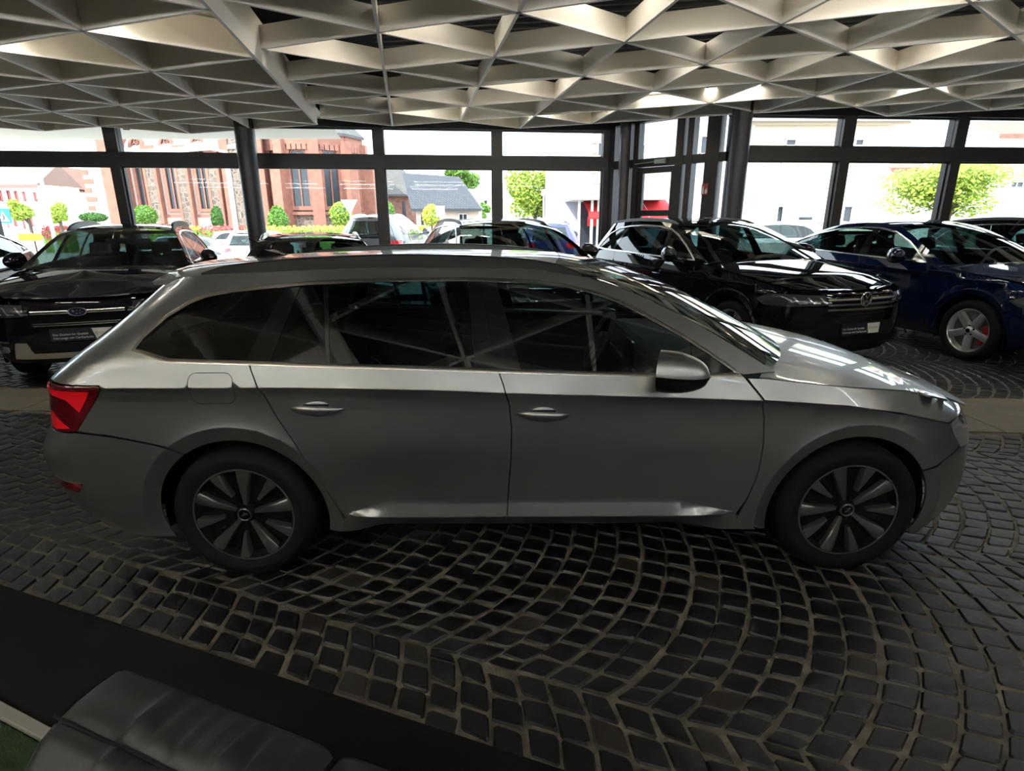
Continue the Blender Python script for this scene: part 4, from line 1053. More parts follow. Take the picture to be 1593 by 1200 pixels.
        mirror(C, C.xfp-.22, dz(C.xfp-.22)+.02, sd, P, L=.22, H=.20, Wd=.19, parent=fd)
        if C.rail and rail_m: roof_rail(C, C.rail, sd, rail_m, hgt=rail_h, inb=.03, r=.022)
        for (cx, cz, r0, r1) in C.arch:
            V = []; n = 16
            for i in range(n+1):
                a = math.radians(-20+220*i/n)
                for yy in (float(C.w(cx))-.05, .54): V.append((cx+(r0+.012)*math.cos(a), sd*yy, cz+(r0+.012)*math.sin(a)))
            V += [(cx, sd*.54, cz)]; part('wheel_house', V, [(2*i, 2*i+1, 2*i+3, 2*i+2) for i in range(n)]+[(2*i+1, 2*i+3, len(V)-1) for i in range(n)], M_under, root)
        for x in (0, C.WB): wheel(root, x, sd*(float(C.w(x))-.045-.12), sd, C.R, C.R-.11, .245, face, M_dark, style, rot=.3+x, caliper=caliper)
        # lamps
        yb = lambda z: sd*float(C.S(float(C.xr(z))+RS, z))
        zz = [tlz0, (tlz0+tlz1)/2, tlz1]
        sh = Shell(); sh.add(*C.side_geo([(-.66*C.WB/2.85, tlz0+.004), (-.70*C.WB/2.85, tlz1-.004)]+rs(zz[::-1]), sd, .002), thick=.01)
        sh.add(*C.end_geo([(yb(z), z) for z in zz]+[(sd*.48, tlz1-.02), (sd*.46, tlz0+.03)], False, .002), thick=.01); sh.build('rear_lamp', M_redd if detail > 1 else M_red, root)
        lz = [lz0, (lz0+lz1)/2, lz1]; yf = lambda z: sd*float(C.S(*fs(z)))
        sh = Shell(); sh.add(*C.side_geo([(xl+.14, lz1), (xl, lz0+.06), (xl+.10, lz0)]+[fs(z) for z in lz], sd, .002), thick=.01)
        sh.add(*C.end_geo([(yf(z), z) for z in lz]+[(sd*.47, lz1-.008), (sd*.46, lz0+.02)], True, .002), thick=.01)
        hl = sh.build('headlamp', mat('headlamp_dark_glass', (.05, .055, .06), .05, .2, coat=1.0), root)
        if detail > 1:
            for q0 in (.78, .66, .54):
                C.end('light_strip', [(sd*q0, lz1-.03), (sd*(q0-.05), lz0+.03), (sd*(q0-.07), lz0+.03), (sd*(q0-.02), lz1-.03)], M_lens, True, hl, off=.006, thick=0)
                C.end('light_strip', [(sd*(q0-.05), lz0+.035), (sd*(q0-.12), lz0+.035), (sd*(q0-.115), lz0+.05), (sd*(q0-.05), lz0+.05)], M_lens, True, hl, off=.006, thick=0)
    # bumpers
    for front in (True, False):
        sh = Shell(); zt = lz0-.004 if front else tlz0-.004
        z = np.linspace(.25*k_, zt, 10); d = .22 if front else RS
        for sd in (-1, 1):
            if front: pl = [(xl+.10, lz0-.004), (xl+.02, lz0-.065)]+[(aF[0]+ri*math.cos(a), aF[1]+ri*math.sin(a)) for a in np.linspace(math.radians(31), math.radians(-20), 9)]+[(aF[0]+ri+.05, .22*k_)]+[(float(C.xf(q))-d, q) for q in z]
            else: pl = [(-.62*C.WB/2.85, .655*k_), (-.50, .615*k_)]+[(aR[0]+ri*math.cos(a), aR[1]+ri*math.sin(a)) for a in np.linspace(math.radians(151), math.radians(200), 9)]+[(-ri-.05, .22*k_)]+[(float(C.xr(q))+d, q) for q in z if q < .70*k_]
            sh.add(*C.side_geo(pl, sd, gap=.002), thick=.012)
        yy = [float(C.S(float(C.xf(q))-d if front else float(C.xr(q))+d, q)) for q in z]
        sh.add(*C.end_geo([(y, q) for y, q in zip(yy, z)]+[(-y, q) for y, q in zip(yy[::-1], z[::-1])], front), thick=.012)
        bp = sh.build('front_bumper' if front else 'rear_bumper', P, root)
        C.end('bumper_cladding', [(-.78, .25*k_), (.78, .25*k_), (.70, .42*k_), (-.70, .42*k_)], M_dark, front, bp, off=.004)
        if front: C.end('nose_panel', [(-.48, lz0), (.48, lz0), (.50, lz1+.055), (-.50, lz1+.055)], P, True, bp, off=-.004); fb = bp
    # tailgate
    z = np.concatenate([np.linspace(tlz0, float(C.zr(xr_top[-1]))-.01, 14)]); yy = [float(C.S(float(C.xr(q))+RS, q))-.004 for q in z]
    z0w, z1w = tlz1+.06, z[-1]-.05
    wi = lambda q: float(C.S(float(C.xr(q))+RS, q))*.84
    tw = [(-wi(z0w), z0w), (wi(z0w), z0w), (wi(z1w), z1w), (-wi(z1w), z1w)]
    tg = C.end('tailgate', [(y, q) for y, q in zip(yy, z)]+[(-y, q) for y, q in zip(yy[::-1], z[::-1])], P, False, holes=[tw])
    C.end('rear_window', tw, tint, False, tg, off=-.004, thick=0)
    ed = lambda x0, x1, n=14: [(x, float(C.zr(x))) for x in np.linspace(x0, x1, n)]
    C.patch('roof', ed(C.hdr, xr_top[-1]-.02), pch([(0, .10), (.3, .03), (.8, 0), (1, -.10)]), .045, P, p=2.4, nv=22, ns=30)
    C.patch('windscreen', ed(C.xw+.02, C.hdr+.004, 16), pch([(0, .28), (.5, .20), (1, .10)]), pch([(0, 0), (1, .045)]), M_clear, thick=0, p=2.2, nv=22)
    he = [(x, float(C.zsh(x))) for x in np.linspace(C.xw-.02, float(C.xf(lz1))-.20, 16)]
    C.patch('bonnet', he, pch([(0, .26), (.15, .12), (.5, .02), (.8, .07), (1, .20)]), pch([(0, .05), (.3, .06), (.7, .05), (1, -.005)]), P, p=2.6, nv=26, ns=28)
    C.patch('cowl_panel', [(x, float(C.zsh(x))-.012) for x in np.linspace(C.xw-.12, C.xw, 5)], .24, .04, M_dark, thick=0, vmax=.96)
    q = MB(); q.box((C.WB/2, 0, .30), (C.WB+1.0, 1.02, .12)); q.box((C.WB/2, 0, .28), (C.WB-1.0, 1.5, .10)); q.build('underbody', M_under, root)
    sh = MB(); sh.box((C.WB*.46, 0, .64*k_), (C.WB*.86, 1.0, .60*k_)); sh.box((aF[0]+.18, 0, .62*k_), (.9, .95, .46*k_)); sh.build('inner_block', M_under, root)
    if detail > 1: cabin(root, C.xw, zb(C.xw)+.01, .44*k_, .78, (1.15, .28))
    else:
        q = MB(); q.box((C.xw-.25, 0, zb(C.xw)-.1), (.4, 1.4, .16)); q.build('dashboard', M_cabin, root)
    if grille: grille(C, fb, root)
    return root, C
def plate(root, C, z, w2, hide_white=False):
    x = float(C.xf(z))+.012
    t = new_obj('plate_board', None, root); t.location = (x, 0, z); t.rotation_euler = (PI/2, 0, PI/2)
    q = MB(); q.box((0, 0, 0), (.54, .125, .012)); q.build('board', mat('plate_navy', (.012, .013, .022), .4), t)
    q = MB(); q.add([(.085, .055, .0075), (.265, .055, .0075), (.265, -.055, .0075), (.115, -.055, .0075)], [(0, 3, 2, 1)]); q.build('white_field', mat('plate_white', (.75, .75, .70), .5), t)
    text_part('lettering', 'Das Zeichen für Qualität', .030, M_wtxt, t, (-.25, .004, .0075), (0, 0, 0), 'LEFT')
    text_part('lettering', 'Fahrzeuge mit CarGarantie', .031, M_wtxt, t, (-.25, -.032, .0075), (0, 0, 0), 'LEFT')
    q = MB(); q.lathe([(.008, .008), (.014, .008)], (.125, .004, 0), 'Z', 14); q.bar((.145, .008, .008), (.245, .008, .008), .006, .001); q.bar((.145, -.006, .008), (.225, -.006, .008), .004, .001); q.build('logo', mat('plate_logo_gold', (.35, .30, .08), .5), t)
def grille_vw(C, fb, root):
    for z, m in ((.895, M_gloss), (.845, M_chrome), (.795, M_chrome), (.745, M_chrome), (.70, M_gloss)):
        C.end('grille_bar', [(-.46, z-.009), (.46, z-.009), (.46, z+.009), (-.46, z+.009)], m, True, fb, off=.012, g=.2)
    C.end('grille_back', [(-.47, .68), (.47, .68), (.47, .91), (-.47, .91)], M_gloss, True, fb, off=.003, g=.2)
    C.end('air_intake', [(-.62, .43), (.62, .43), (.52, .60), (-.52, .60)], M_dark, True, fb, off=.004)
    C.end('chrome_lip', [(-.86, .655), (.86, .655), (.86, .672), (-.86, .672)], M_gloss, True, fb, off=.008, g=.15)
    x = float(C.E(0, .84, True))+.02
    e = new_obj('emblem', None, fb); e.location = (x, 0, .845); e.rotation_euler = (PI/2, 0, PI/2)
    q = MB(); q.lathe([(.062, .0), (.066, .008), (.074, .008), (.078, 0)], n=36); q.build('ring', M_chrome, e, smooth=True)
    q = MB(); q.lathe([(.001, .001), (.066, .001)], n=36); q.build('disc', M_gloss, e)
    q = MB()
    for a, b in (((-.030, .055), (0, .005)), ((.030, .055), (0, .005)), ((-.060, .022), (-.028, -.056)), ((-.028, -.056), (0, -.012)), ((0, -.012), (.028, -.056)), ((.028, -.056), (.060, .022))): q.bar((a[0], a[1], .005), (b[0], b[1], .005), .012, .008)
    q.build('letters', M_chrome, e)
    plate(root, C, .53, .54)
def grille_oval(C, fb, root):
    C.end('grille_back', [(-.40, .60), (.40, .60), (.46, .74), (.40, .84), (-.40, .84), (-.46, .74)], M_under, True, fb, off=.004)
    for z, w in ((.785, .40), (.765, .40), (.665, .40), (.645, .40)): C.end('grille_bar', [(-w, z-.005), (w, z-.005), (w, z+.005), (-w, z+.005)], M_chrome, True, fb, off=.014, g=.2)
    C.end('air_intake', [(-.50, .36), (.50, .36), (.46, .46), (-.46, .46)], M_dark, True, fb, off=.012)
    M_skid = mat('skid_plate_silver', (.55, .52, .45), .4, .5)
    C.end('skid_plate', [(-.66, .30), (.66, .30), (.60, .47), (.50, .47), (.46, .36), (-.46, .36), (-.50, .47), (-.60, .47)], M_skid, True, fb, off=.014)
    for sd in (-1, 1):
        C.end('fog_lamp', rr_rect(sd*.74-.05, .36, sd*.74+.05, .43, .03), M_lens, True, fb, off=.010); C.end('fog_trim', [(sd*.66, .47), (sd*.84, .47), (sd*.84, .485), (sd*.66, .485)], M_chrome, True, fb, off=.012)
    x = float(C.E(0, .775, True))+.02
    e = new_obj('emblem', None, fb); e.location = (x, 0, .775); e.rotation_euler = (PI/2, 0, PI/2)
    q = MB(); q.lathe([(.070, 0), (.075, .008), (.083, .008), (.088, 0)], n=36); q.V = [(v[0], v[1]*.52, v[2]) for v in q.V]; q.build('ring', M_chrome, e, smooth=True)
    q = MB(); q.lathe([(.001, .001), (.075, .001)], n=36); q.V = [(v[0], v[1]*.52, v[2]) for v in q.V]; q.build('disc', mat('emblem_blue', (.01, .012, .05), .15, coat=1), e)
    for (sx, sy, r) in ((-.034, .008, .018), (.0, .014, .009), (.028, .012, .009), (-.006, -.016, .009), (.022, -.013, .009), (.044, -.002, .008)):
        q = MB(); V = []
        for k in range(8):
            a = PI/4*k; rr = r if k % 2 == 0 else r*.28; V.append((sx+rr*math.cos(a), sy+rr*math.sin(a), .004))
        q.add(V, [tuple(range(8))]); q.build('star', M_chrome, e)
    plate(root, C, .545, .54)
M_black = mat('black_car_paint', (.004, .0045, .007), .30, .0, coat=1.0, coat_rough=.0, spec=0)
M_navy = mat('navy_car_paint', (.002, .006, .028), .35, .2, coat=1.0, coat_rough=.0, spec=0)
M_blackp = mat('aubergine_black_paint', (.006, .004, .009), .3, .0, coat=1.0, coat_rough=.0, spec=0)
M_grey = mat('graphite_car_paint', (.02, .02, .023), .3, .2, coat=1.0, coat_rough=.0, spec=0)
M_railb = mat('black_rail', (.015, .015, .016), .35)
gen_car('black_suv', 'glossy black SUV with round chrome emblem and navy plate board, facing the viewer', (2.584, 9.522), -1.251, T_SUV, M_black, g=.055, style='ten', grille=grille_vw, rail_m=M_railb, lamp_z=(.775, .90))
gen_car('blue_coupe_suv', 'dark blue coupe-roofed SUV with silver five-spoke wheels and red brake calipers', (5.83, 9.506), -1.372, T_COUPE, M_navy, g=.055, style='five', face=mat('wheel_bright_silver', (.62, .62, .62), .28, .8), caliper=mat('caliper_red', (.35, .01, .02), .4), lamp_z=(.72, .84))
T_OUT = scaled(T_SUV, .9485, .945, .965, .35)
gen_car('black_crossover', 'black crossover with oval star emblem and chunky roof rails, behind the silver car\'s tail', (-5.633, 9.108), -1.205, T_OUT, M_blackp, g=.055, style='ten', grille=grille_oval, rail_m=mat('rail_anthracite', (.05, .05, .055), .4), lamp_z=(.72, .86), trim=M_chrome, rail_h=.07)
gen_car('blue_black_car', 'dark blue car with bright window strip, cut off at the left picture edge', (-7.95, 8.2), -1.205, T_COUPE, M_navy, g=.07)
gen_car('graphite_estate', 'dark estate car behind the silver roof, right of the thick round column', (-2.95, 8.9), -1.26, T_WAGON, M_grey, g=.07, rail_m=mat('rail_bright', (.55, .55, .55), .25, .9), lamp_z=(.60, .70))
gen_car('dark_suv', 'dark SUV whose windscreen and side glass show above the middle of the silver roof', (-.42, 9.75), -1.26, T_SUV, M_grey, g=.07, rail_m=M_railb)
gen_car('dark_suv', 'dark SUV partly hidden behind the blue car at the right edge', (8.6, 10.0), -1.40, scaled(T_SUV, 1, .97, 1.0, .37), M_black, g=.07, rail_m=M_railb)
# ============================================================ outside: square, church, houses
def at(px, py, Y):
    d = _f+_r2*((px-796.5)/F_PX)+_u2*((600-py)/F_PX); k = Y/d.y
    return Vector((d.x*k, Y, CZ+d.z*k))
def tex_mat(name, kind, c1, c2, c3, scale, rough=.85, bump=.5):
    """rubble (voronoi) or coursed (brick) surfaces seen from far away"""
    if name in MATS: return MATS[name]
    m = bpy.data.materials.new(name); m.use_nodes = True; nt = m.node_tree; b = nt.nodes['Principled BSDF']; b.inputs['Roughness'].default_value = rough
    tc = nn(nt, 'ShaderNodeTexCoord')
    if kind == 'rubble':
        v = nn(nt, 'ShaderNodeTexVoronoi'); v.inputs['Scale'].default_value = scale; nt.links.new(tc.outputs['Object'], v.inputs['Vector'])
        e = nn(nt, 'ShaderNodeTexVoronoi', feature='DISTANCE_TO_EDGE'); e.inputs['Scale'].default_value = scale; nt.links.new(tc.outputs['Object'], e.inputs['Vector'])
        r = nn(nt, 'ShaderNodeValToRGB'); r.color_ramp.elements[0].color = (*c1, 1); r.color_ramp.elements[1].color = (*c2, 1); nt.links.new(v.outputs['Color'], r.inputs[0])
        mx = nn(nt, 'ShaderNodeMixRGB'); mx.inputs[1].default_value = (*c3, 1); nt.links.new(r.outputs[0], mx.inputs[2])
        st = nn(nt, 'ShaderNodeMath', operation='GREATER_THAN'); st.inputs[1].default_value = .05; nt.links.new(e.outputs['Distance'], st.inputs[0]); nt.links.new(st.outputs[0], mx.inputs[0]); nt.links.new(mx.outputs[0], b.inputs['Base Color'])
    else:
        v = nn(nt, 'ShaderNodeTexBrick'); v.inputs['Scale'].default_value = scale; v.inputs['Color1'].default_value = (*c1, 1); v.inputs['Color2'].default_value = (*c2, 1); v.inputs['Mortar'].default_value = (*c3, 1); v.inputs['Mortar Size'].default_value = .03
        mp = nn(nt, 'ShaderNodeMapping'); nt.links.new(tc.outputs['Object'], mp.inputs[0])
        if kind == 'coursed': mp.inputs['Rotation'].default_value = (PI/2, 0, 0)
        if kind == 'diamond': mp.inputs['Rotation'].default_value = (0, 0, PI/4)
        nt.links.new(mp.outputs[0], v.inputs['Vector']); nt.links.new(v.outputs['Color'], b.inputs['Base Color'])
    MATS[name] = m; return m
M_asph = mat('pale_paving', (.30, .29, .27), .9, noise=(6, (.24, .235, .22), .4, .7))
M_red = MATS['tail_lamp_red']
M_sand = mat('red_sandstone', (.32, .135, .095), .85, noise=(2.5, (.24, .11, .085), .4, .65))
M_rubble = tex_mat('grey_rubble', 'rubble', (.07, .055, .05), (.22, .17, .14), (.26, .20, .16), 2.6)
M_plaster = mat('pale_pink_plaster', (.60, .46, .40), .9)
M_white = mat('white_render', (.82, .80, .76), .9); M_cream = mat('cream_render', (.78, .70, .58), .9); M_lav = mat('shaded_lavender_render', (.36, .36, .44), .9)  # lavender is darkened: the corner facade's shade is put into its colour
M_slate = tex_mat('slate_tiles', 'diamond', (.035, .04, .052), (.05, .056, .07), (.012, .012, .016), 1.6, .6)
M_slate2 = tex_mat('weathered_tiles', 'coursed', (.08, .075, .075), (.12, .115, .11), (.035, .035, .035), 2.2, .8)
M_tile = mat('red_brown_roof', (.22, .10, .075), .85, noise=(3, (.16, .08, .06), .4, .6))
M_pantile = mat('pale_pantile', (.50, .38, .28), .9)
M_dpane = mat('far_window_dark', (.03, .035, .045), .12)
M_wfr = mat('window_frame_white', (.75, .75, .73), .6); M_rfr = mat('window_frame_red', (.35, .10, .09), .7)
ground = part('ground', [(-90, 9, -.03), (90, 9, -.03), (90, 17, -.03), (-90, 17, -.03), (90, 27, -.5), (-90, 27, -.5), (90, 160, -.5), (-90, 160, -.5)], [(0, 1, 2, 3), (3, 2, 4, 5), (5, 4, 6, 7)], M_asph); tag(ground, kind='structure')
def wbox(name, a, b, y0, y1, m, parent, o=(0, 0, 0)):
    """box between two facade points a, b (x, z) and depths y0..y1"""
    x0, x1 = sorted((a[0], b[0])); z0, z1 = sorted((a[1], b[1]))
    q = MB(); q.box(((x0+x1)/2-o[0], (y0+y1)/2-o[1], (z0+z1)/2-o[2]), (x1-x0, abs(y1-y0), z1-z0)); return q.build(name, m, parent)
def fwin(parent, o, px0, py0, px1, py1, Y, fm, pm=None, bars=1):
    a, b = at(px0, py0, Y), at(px1, py1, Y); x0, x1, z0, z1 = min(a.x, b.x), max(a.x, b.x), min(a.z, b.z), max(a.z, b.z)
    f = MB(); t = .06
    if x1-x0 < .6: bars = 0
    for (c, d) in ((((x0+x1)/2, z1), (x1-x0+t, t)), (((x0+x1)/2, z0), (x1-x0+t, t)), ((x0, (z0+z1)/2), (t, z1-z0)), ((x1, (z0+z1)/2), (t, z1-z0))): f.box((c[0]-o[0], Y-.04-o[1], c[1]-o[2]), (d[0], .14, d[1]))
    for k in range(bars): f.box((x0+(x1-x0)*(k+1)/(bars+1)-o[0], Y-.02-o[1], (z0+z1)/2-o[2]), (.05, .08, z1-z0))
    w = f.build('window', fm, parent); wbox('pane', (x0, z0), (x1, z1), Y-.02, Y+.03, pm or M_dpane, w, o)
def pointed(w, h, n=7):
    """outline of a pointed arch of width w and total height h, base at 0"""
    s = h-w*.87; pts = [(-w/2, 0), (w/2, 0)]
    for i in range(n+1): a = math.radians(60*i/n); pts.append((-w/2+w*math.cos(a), s+w*math.sin(a)))
    for i in range(1, n+1): a = math.radians(120+60*i/n); pts.append((w/2+w*math.cos(a), s+w*math.sin(a)))
    return pts
def arch_window(parent, c, ang, w, h, o, fm=None, sur=.32):
    """lancet with stone surround: c = sill centre in world"""
    fm = fm or M_sand
    R = Matrix.Rotation(ang, 3, 'Z'); base = Vector(c)-Vector(o)
    def P(x, y, z): return tuple(R @ Vector((x, y, z))+base)
    a = pointed(w+sur*2, h+sur*2); b = pointed(w, h); n = len(a)
    V = [P(x, -.22, z-sur) for x, z in a]+[P(x, -.22, z) for x, z in b]+[P(x, .1, z-sur) for x, z in a]+[P(x, .1, z) for x, z in b]
    Fc = []
    for i in range(n):
        j = (i+1) % n; Fc += [(i, j, n+j, n+i), (2*n+i, i, n*0+i, 2*n+i)[:0] or (i, 2*n+i, 2*n+j, j), (n+i, n+j, 3*n+j, 3*n+i)]
    f = part('window', V, Fc, fm, parent)
    part('pane', [P(x, -.05, z) for x, z in b], [tuple(range(n))], M_dpane, f)
    q = MB(); m_ = h-w*.87
    q.bar(P(0, -.1, 0), P(0, -.1, m_+.1), .11, .10)
    for s in (-1, 1):
        q.tube([P(s*w/2, -.1, m_-.05), P(s*w*.36, -.1, m_+.22*w), P(s*.02, -.1, m_+.40*w)], .05, 5)
    q.tube([P(.22*w*math.cos(t), -.1, m_+.42*w+.22*w*math.sin(t)) for t in np.linspace(0, 2*PI, 13)], .05, 5, False)
    q.build('tracery', fm, f)
# ---- church
YC = 50.0
def church():
    o = at(330, 360, YC); o = Vector((o.x, o.y, -.5)); root = thing('church', 'red sandstone church with lancet windows, buttresses and polygonal choir across the square', 'church', o)
    gz = -.5
    a, b = at(160, 243, YC), at(362, 232, YC)
    wbox('nave_wall', (a.x, gz), (b.x, a.z+.6), YC, YC+8, M_plaster, root, o)
    wbox('plinth', (a.x-.1, gz), (b.x, 1.9), YC-.12, YC, M_plaster, root, o); wbox('string_course', (a.x-.1, 1.9), (b.x, 2.1), YC-.18, YC, M_sand, root, o)
    e0, e1 = at(158, 240, YC-.6), at(366, 226, YC-.6)
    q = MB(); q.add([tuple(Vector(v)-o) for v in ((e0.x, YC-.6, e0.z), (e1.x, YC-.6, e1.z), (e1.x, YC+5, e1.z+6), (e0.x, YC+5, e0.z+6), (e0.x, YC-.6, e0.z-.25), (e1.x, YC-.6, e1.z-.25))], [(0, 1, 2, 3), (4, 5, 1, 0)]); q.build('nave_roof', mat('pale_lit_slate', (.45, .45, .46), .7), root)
    for px in (231, 276, 323):
        s = at(px, 325, YC); arch_window(root, (s.x, YC, s.z), 0, .80, 5.6, o, sur=.24)
    for px in (207, 252, 299, 346):
        s = at(px, 345, YC); 
        wbox('buttress', (s.x-.34, gz), (s.x+.34, 6.4), YC-.55, YC, M_rubble, root, o); wbox('buttress_cap', (s.x-.50, 6.4), (s.x+.50, 7.5), YC-.45, YC, M_sand, root, o)
        for sx in (-.44, .44): wbox('buttress_quoin', (s.x+sx-.11, gz), (s.x+sx+.11, 6.4), YC-.58, YC-.02, M_sand, root, o)
    a, b = at(163, 200, YC), at(188, 200, YC); wbox('stair_turret', (a.x, gz), (b.x, 8.6), YC-1.5, YC+1, M_sand, root, o)
    # gabled porch end, sunlit, and its tiled roof
    a, b = at(122, 240, YC+1), at(165, 240, YC+1); wbox('porch_wall', (a.x, gz), (b.x, a.z), YC+1, YC+7, M_white, root, o)
    c = at(162, 205, YC+1); q = MB(); q.add([tuple(Vector(v)-o) for v in ((a.x-.3, YC+.6, a.z-.1), (b.x, YC+.6, a.z-.1), (b.x, YC+4, c.z), (c.x-.5, YC+4, c.z), (a.x-.3, YC+7, a.z-.1))], [(0, 1, 2, 3), (0, 3, 4)]); q.build('porch_roof', M_pantile, root)
    for k in range(9):
        z = .3+k*.72; wbox('quoin_stone', (a.x-.05, z), (a.x+(.5 if k % 2 else .8), z+.4), YC+.92, YC+1, M_sand, root, o)
    # crossing wall behind the dark column
    a, b = at(342, 190, YC-.5), at(396, 190, YC-.5); wbox('transept_wall', (a.x, gz), (b.x, 9.6), YC-.5, YC+7, M_rubble, root, o)
    for x in (a.x, b.x): wbox('transept_quoin', (x-.35, gz), (x+.35, 9.7), YC-.62, YC-.3, M_sand, root, o)
    # polygonal choir
    cL, cR = at(400, 300, YC), at(545, 300, YC); cx = (cL.x+cR.x)/2; R = (cR.x-cL.x)/2*1.04; cy = YC+R*.85; H = at(470, 203, YC-1).z
    an = [math.radians(d) for d in (180, 216, 252, 288, 324, 360)]
    pt = [Vector((cx+R*math.cos(t), cy+R*math.sin(t))) for t in an]
    for i in range(5):
        p, q_ = pt[i], pt[i+1]; d = (q_-p).normalized(); L = (q_-p).length; ang = math.atan2(d.y, d.x); m_ = (p+q_)/2
        q = MB(); q.box((m_.x-o.x, m_.y+.3-o.y, (H+gz)/2-o.z), (L, .6, H-gz), ang); q.build('choir_wall', M_rubble, root)
        n_ = Vector((d.y, -d.x))
        for (z0, z1, t_) in ((gz, .3, .32), (2.05, 2.3, .22), (H-.95, H-.05, .18)):
            q = MB(); v = m_+n_*t_/2; q.box((v.x-o.x, v.y-o.y, (z0+z1)/2-o.z), (L+.1, t_+.3, z1-z0), ang); q.build('choir_band', M_sand, root)
        for k in range(6):
            v = p+d*(L*(k+.5)/6)+n_*.16; q = MB(); q.box((v.x-o.x, v.y-o.y, H-1.15-o.z), (.34, .34, .42), ang); q.build('corbel', M_sand, root)
        v = m_+n_*.02
        arch_window(root, (v.x, v.y, 2.75), ang, 1.35 if i == 2 else 1.2, 5.2, o)
        if i == 2:
            for sx in (-1, 1): v2 = m_+d*sx*1.15+n_*.05; q = MB(); q.box((v2.x-o.x, v2.y-o.y, 4.6-o.z), (.42, .2, 4.8), ang); q.build('choir_pilaster', M_sand, root)
    for i, p in enumerate(pt):
        d = (p-Vector((cx, cy))).normalized(); ang = math.atan2(d.y, d.x)
        q = MB(); v = p+d*.45; q.box((v.x-o.x, v.y-o.y, (6.6+gz)/2-o.z), (1.5, .95, 6.6-gz), ang); q.build('choir_buttress', M_sand, root)
        q = MB(); v = p+d*.2; q.box((v.x-o.x, v.y-o.y, 7.2-o.z), (.9, .8, 1.4), ang); q.build('buttress_cap', M_sand, root)
    q = MB(); V = [tuple(Vector((cx+(R+.55)*math.cos(t), cy+(R+.55)*math.sin(t), H))-o) for t in an]+[tuple(Vector((cx, cy+1, H+4.2))-o)]; V += [(v[0], v[1], v[2]-.22) for v in V[:6]]
    q.add(V, [(i, i+1, 6) for i in range(5)]+[(7+i, 8+i, i+1, i) for i in range(5)]); q.build('choir_roof', M_slate2, root)
church()
# ---- stone annex and slate-roofed house
def annex():
    Y = 60.5; a, b = at(556, 303, Y), at(650, 303, Y); o = Vector((a.x, Y, -.5)); root = thing('stone_annex', 'low rubble stone annex with weathered tiled roof right of the church choir', 'building', o)
    wbox('wall', (a.x, -.5), (b.x, a.z), Y, Y+6, tex_mat('red_rubble', 'rubble', (.17, .07, .055), (.30, .16, .12), (.22, .13, .10), 3.2), root, o)
    r0, r1 = at(552, 258, Y+3), at(622, 258, Y+3); q = MB()
    V = [(a.x-.3, Y-.5, a.z), (b.x+.3, Y-.5, a.z), (r1.x, Y+3, r0.z), (a.x-.3, Y+3, r0.z), (a.x-.3, Y-.5, a.z-.2), (b.x+.3, Y-.5, a.z-.2), (b.x+.3, Y+6.5, a.z)]
    q.add([tuple(Vector(v)-o) for v in V], [(0, 1, 2, 3), (4, 5, 1, 0), (1, 6, 2)]); q.build('roof', M_slate2, root)
    for p in ((574, 311, 581, 332), (625, 313, 633, 338)): fwin(root, o, *p, Y, M_sand)
annex()
def slate_house():
    Y = 46.0; a, b = at(647, 325, Y), at(745, 325, Y); o = Vector((a.x, Y, -.5)); root = thing('slate_roofed_house', 'low pale pink house with large dark slate roof beside the stone annex', 'building', o)
    wbox('wall', (a.x, -.5), (b.x, a.z), Y, Y+6, M_plaster, root, o)
    r0, r1 = at(626, 269, Y+3), at(714, 275, Y+3); q = MB()
    V = [(a.x-.3, Y-.5, a.z), (b.x+.2, Y-.5, a.z), (r1.x, Y+3, r1.z), (r0.x, Y+3, r0.z), (a.x-.3, Y-.5, a.z-.2), (b.x+.2, Y-.5, a.z-.2), (b.x+.2, Y+6.5, a.z)]
    q.add([tuple(Vector(v)-o) for v in V], [(0, 1, 2, 3), (4, 5, 1, 0), (1, 6, 2)]); q.build('roof', M_slate, root)
    for p in ((654, 333, 668, 352), (714, 333, 727, 350)): fwin(root, o, *p, Y, M_wfr)
slate_house()
def simple_house(name, label, px0, px1, pye, Y, m, roof, wins, fm, depth=8, pyr=None, gable=False, pxr=None, extra=None, rm=M_tile):
    a, b = at(px0, pye, Y), at(px1, pye, Y); o = Vector((a.x, Y, -.5)); root = thing(name, label, 'building', o)
    wbox('wall', (a.x, -.5), (b.x, a.z), Y, Y+depth, m, root, o)
    if roof:
        if gable:
            t = at(pxr, pyr, Y); q = MB(); q.add([tuple(Vector(v)-o) for v in ((a.x, Y, a.z), (b.x, Y, a.z), (t.x, Y, t.z))], [(0, 1, 2)]); q.build('gable', m, root)
            V = [(a.x-.3, Y-.4, a.z-.2), (t.x, Y-.4, t.z+.15), (t.x, Y+depth, t.z+.15), (a.x-.3, Y+depth, a.z-.2), (b.x+.3, Y-.4, a.z-.2), (b.x+.3, Y+depth, a.z-.2)]; V += [(v[0], v[1], v[2]+.25) for v in V]
            q = MB(); q.add([tuple(Vector(v)-o) for v in V], [(0, 1, 2, 3), (1, 4, 5, 2), (6, 9, 8, 7), (7, 8, 11, 10), (0, 6, 7, 1), (1, 7, 10, 4)]); q.build('roof', rm, root)
        else:
            t = at(px0, pyr, Y+depth*.5); V = [(a.x-.4, Y-.5, a.z), (b.x+.4, Y-.5, a.z), (b.x+.4, Y+depth*.5, t.z), (a.x-.4, Y+depth*.5, t.z), (a.x-.4, Y-.5, a.z-.25), (b.x+.4, Y-.5, a.z-.25), (b.x+.4, Y+depth, a.z)]
            q = MB(); q.add([tuple(Vector(v)-o) for v in V], [(0, 1, 2, 3), (4, 5, 1, 0), (1, 6, 2)]); q.build('roof', rm, root)
    for p in wins: fwin(root, o, *p, Y, fm)
    if extra: extra(root, o, Y)
    return root
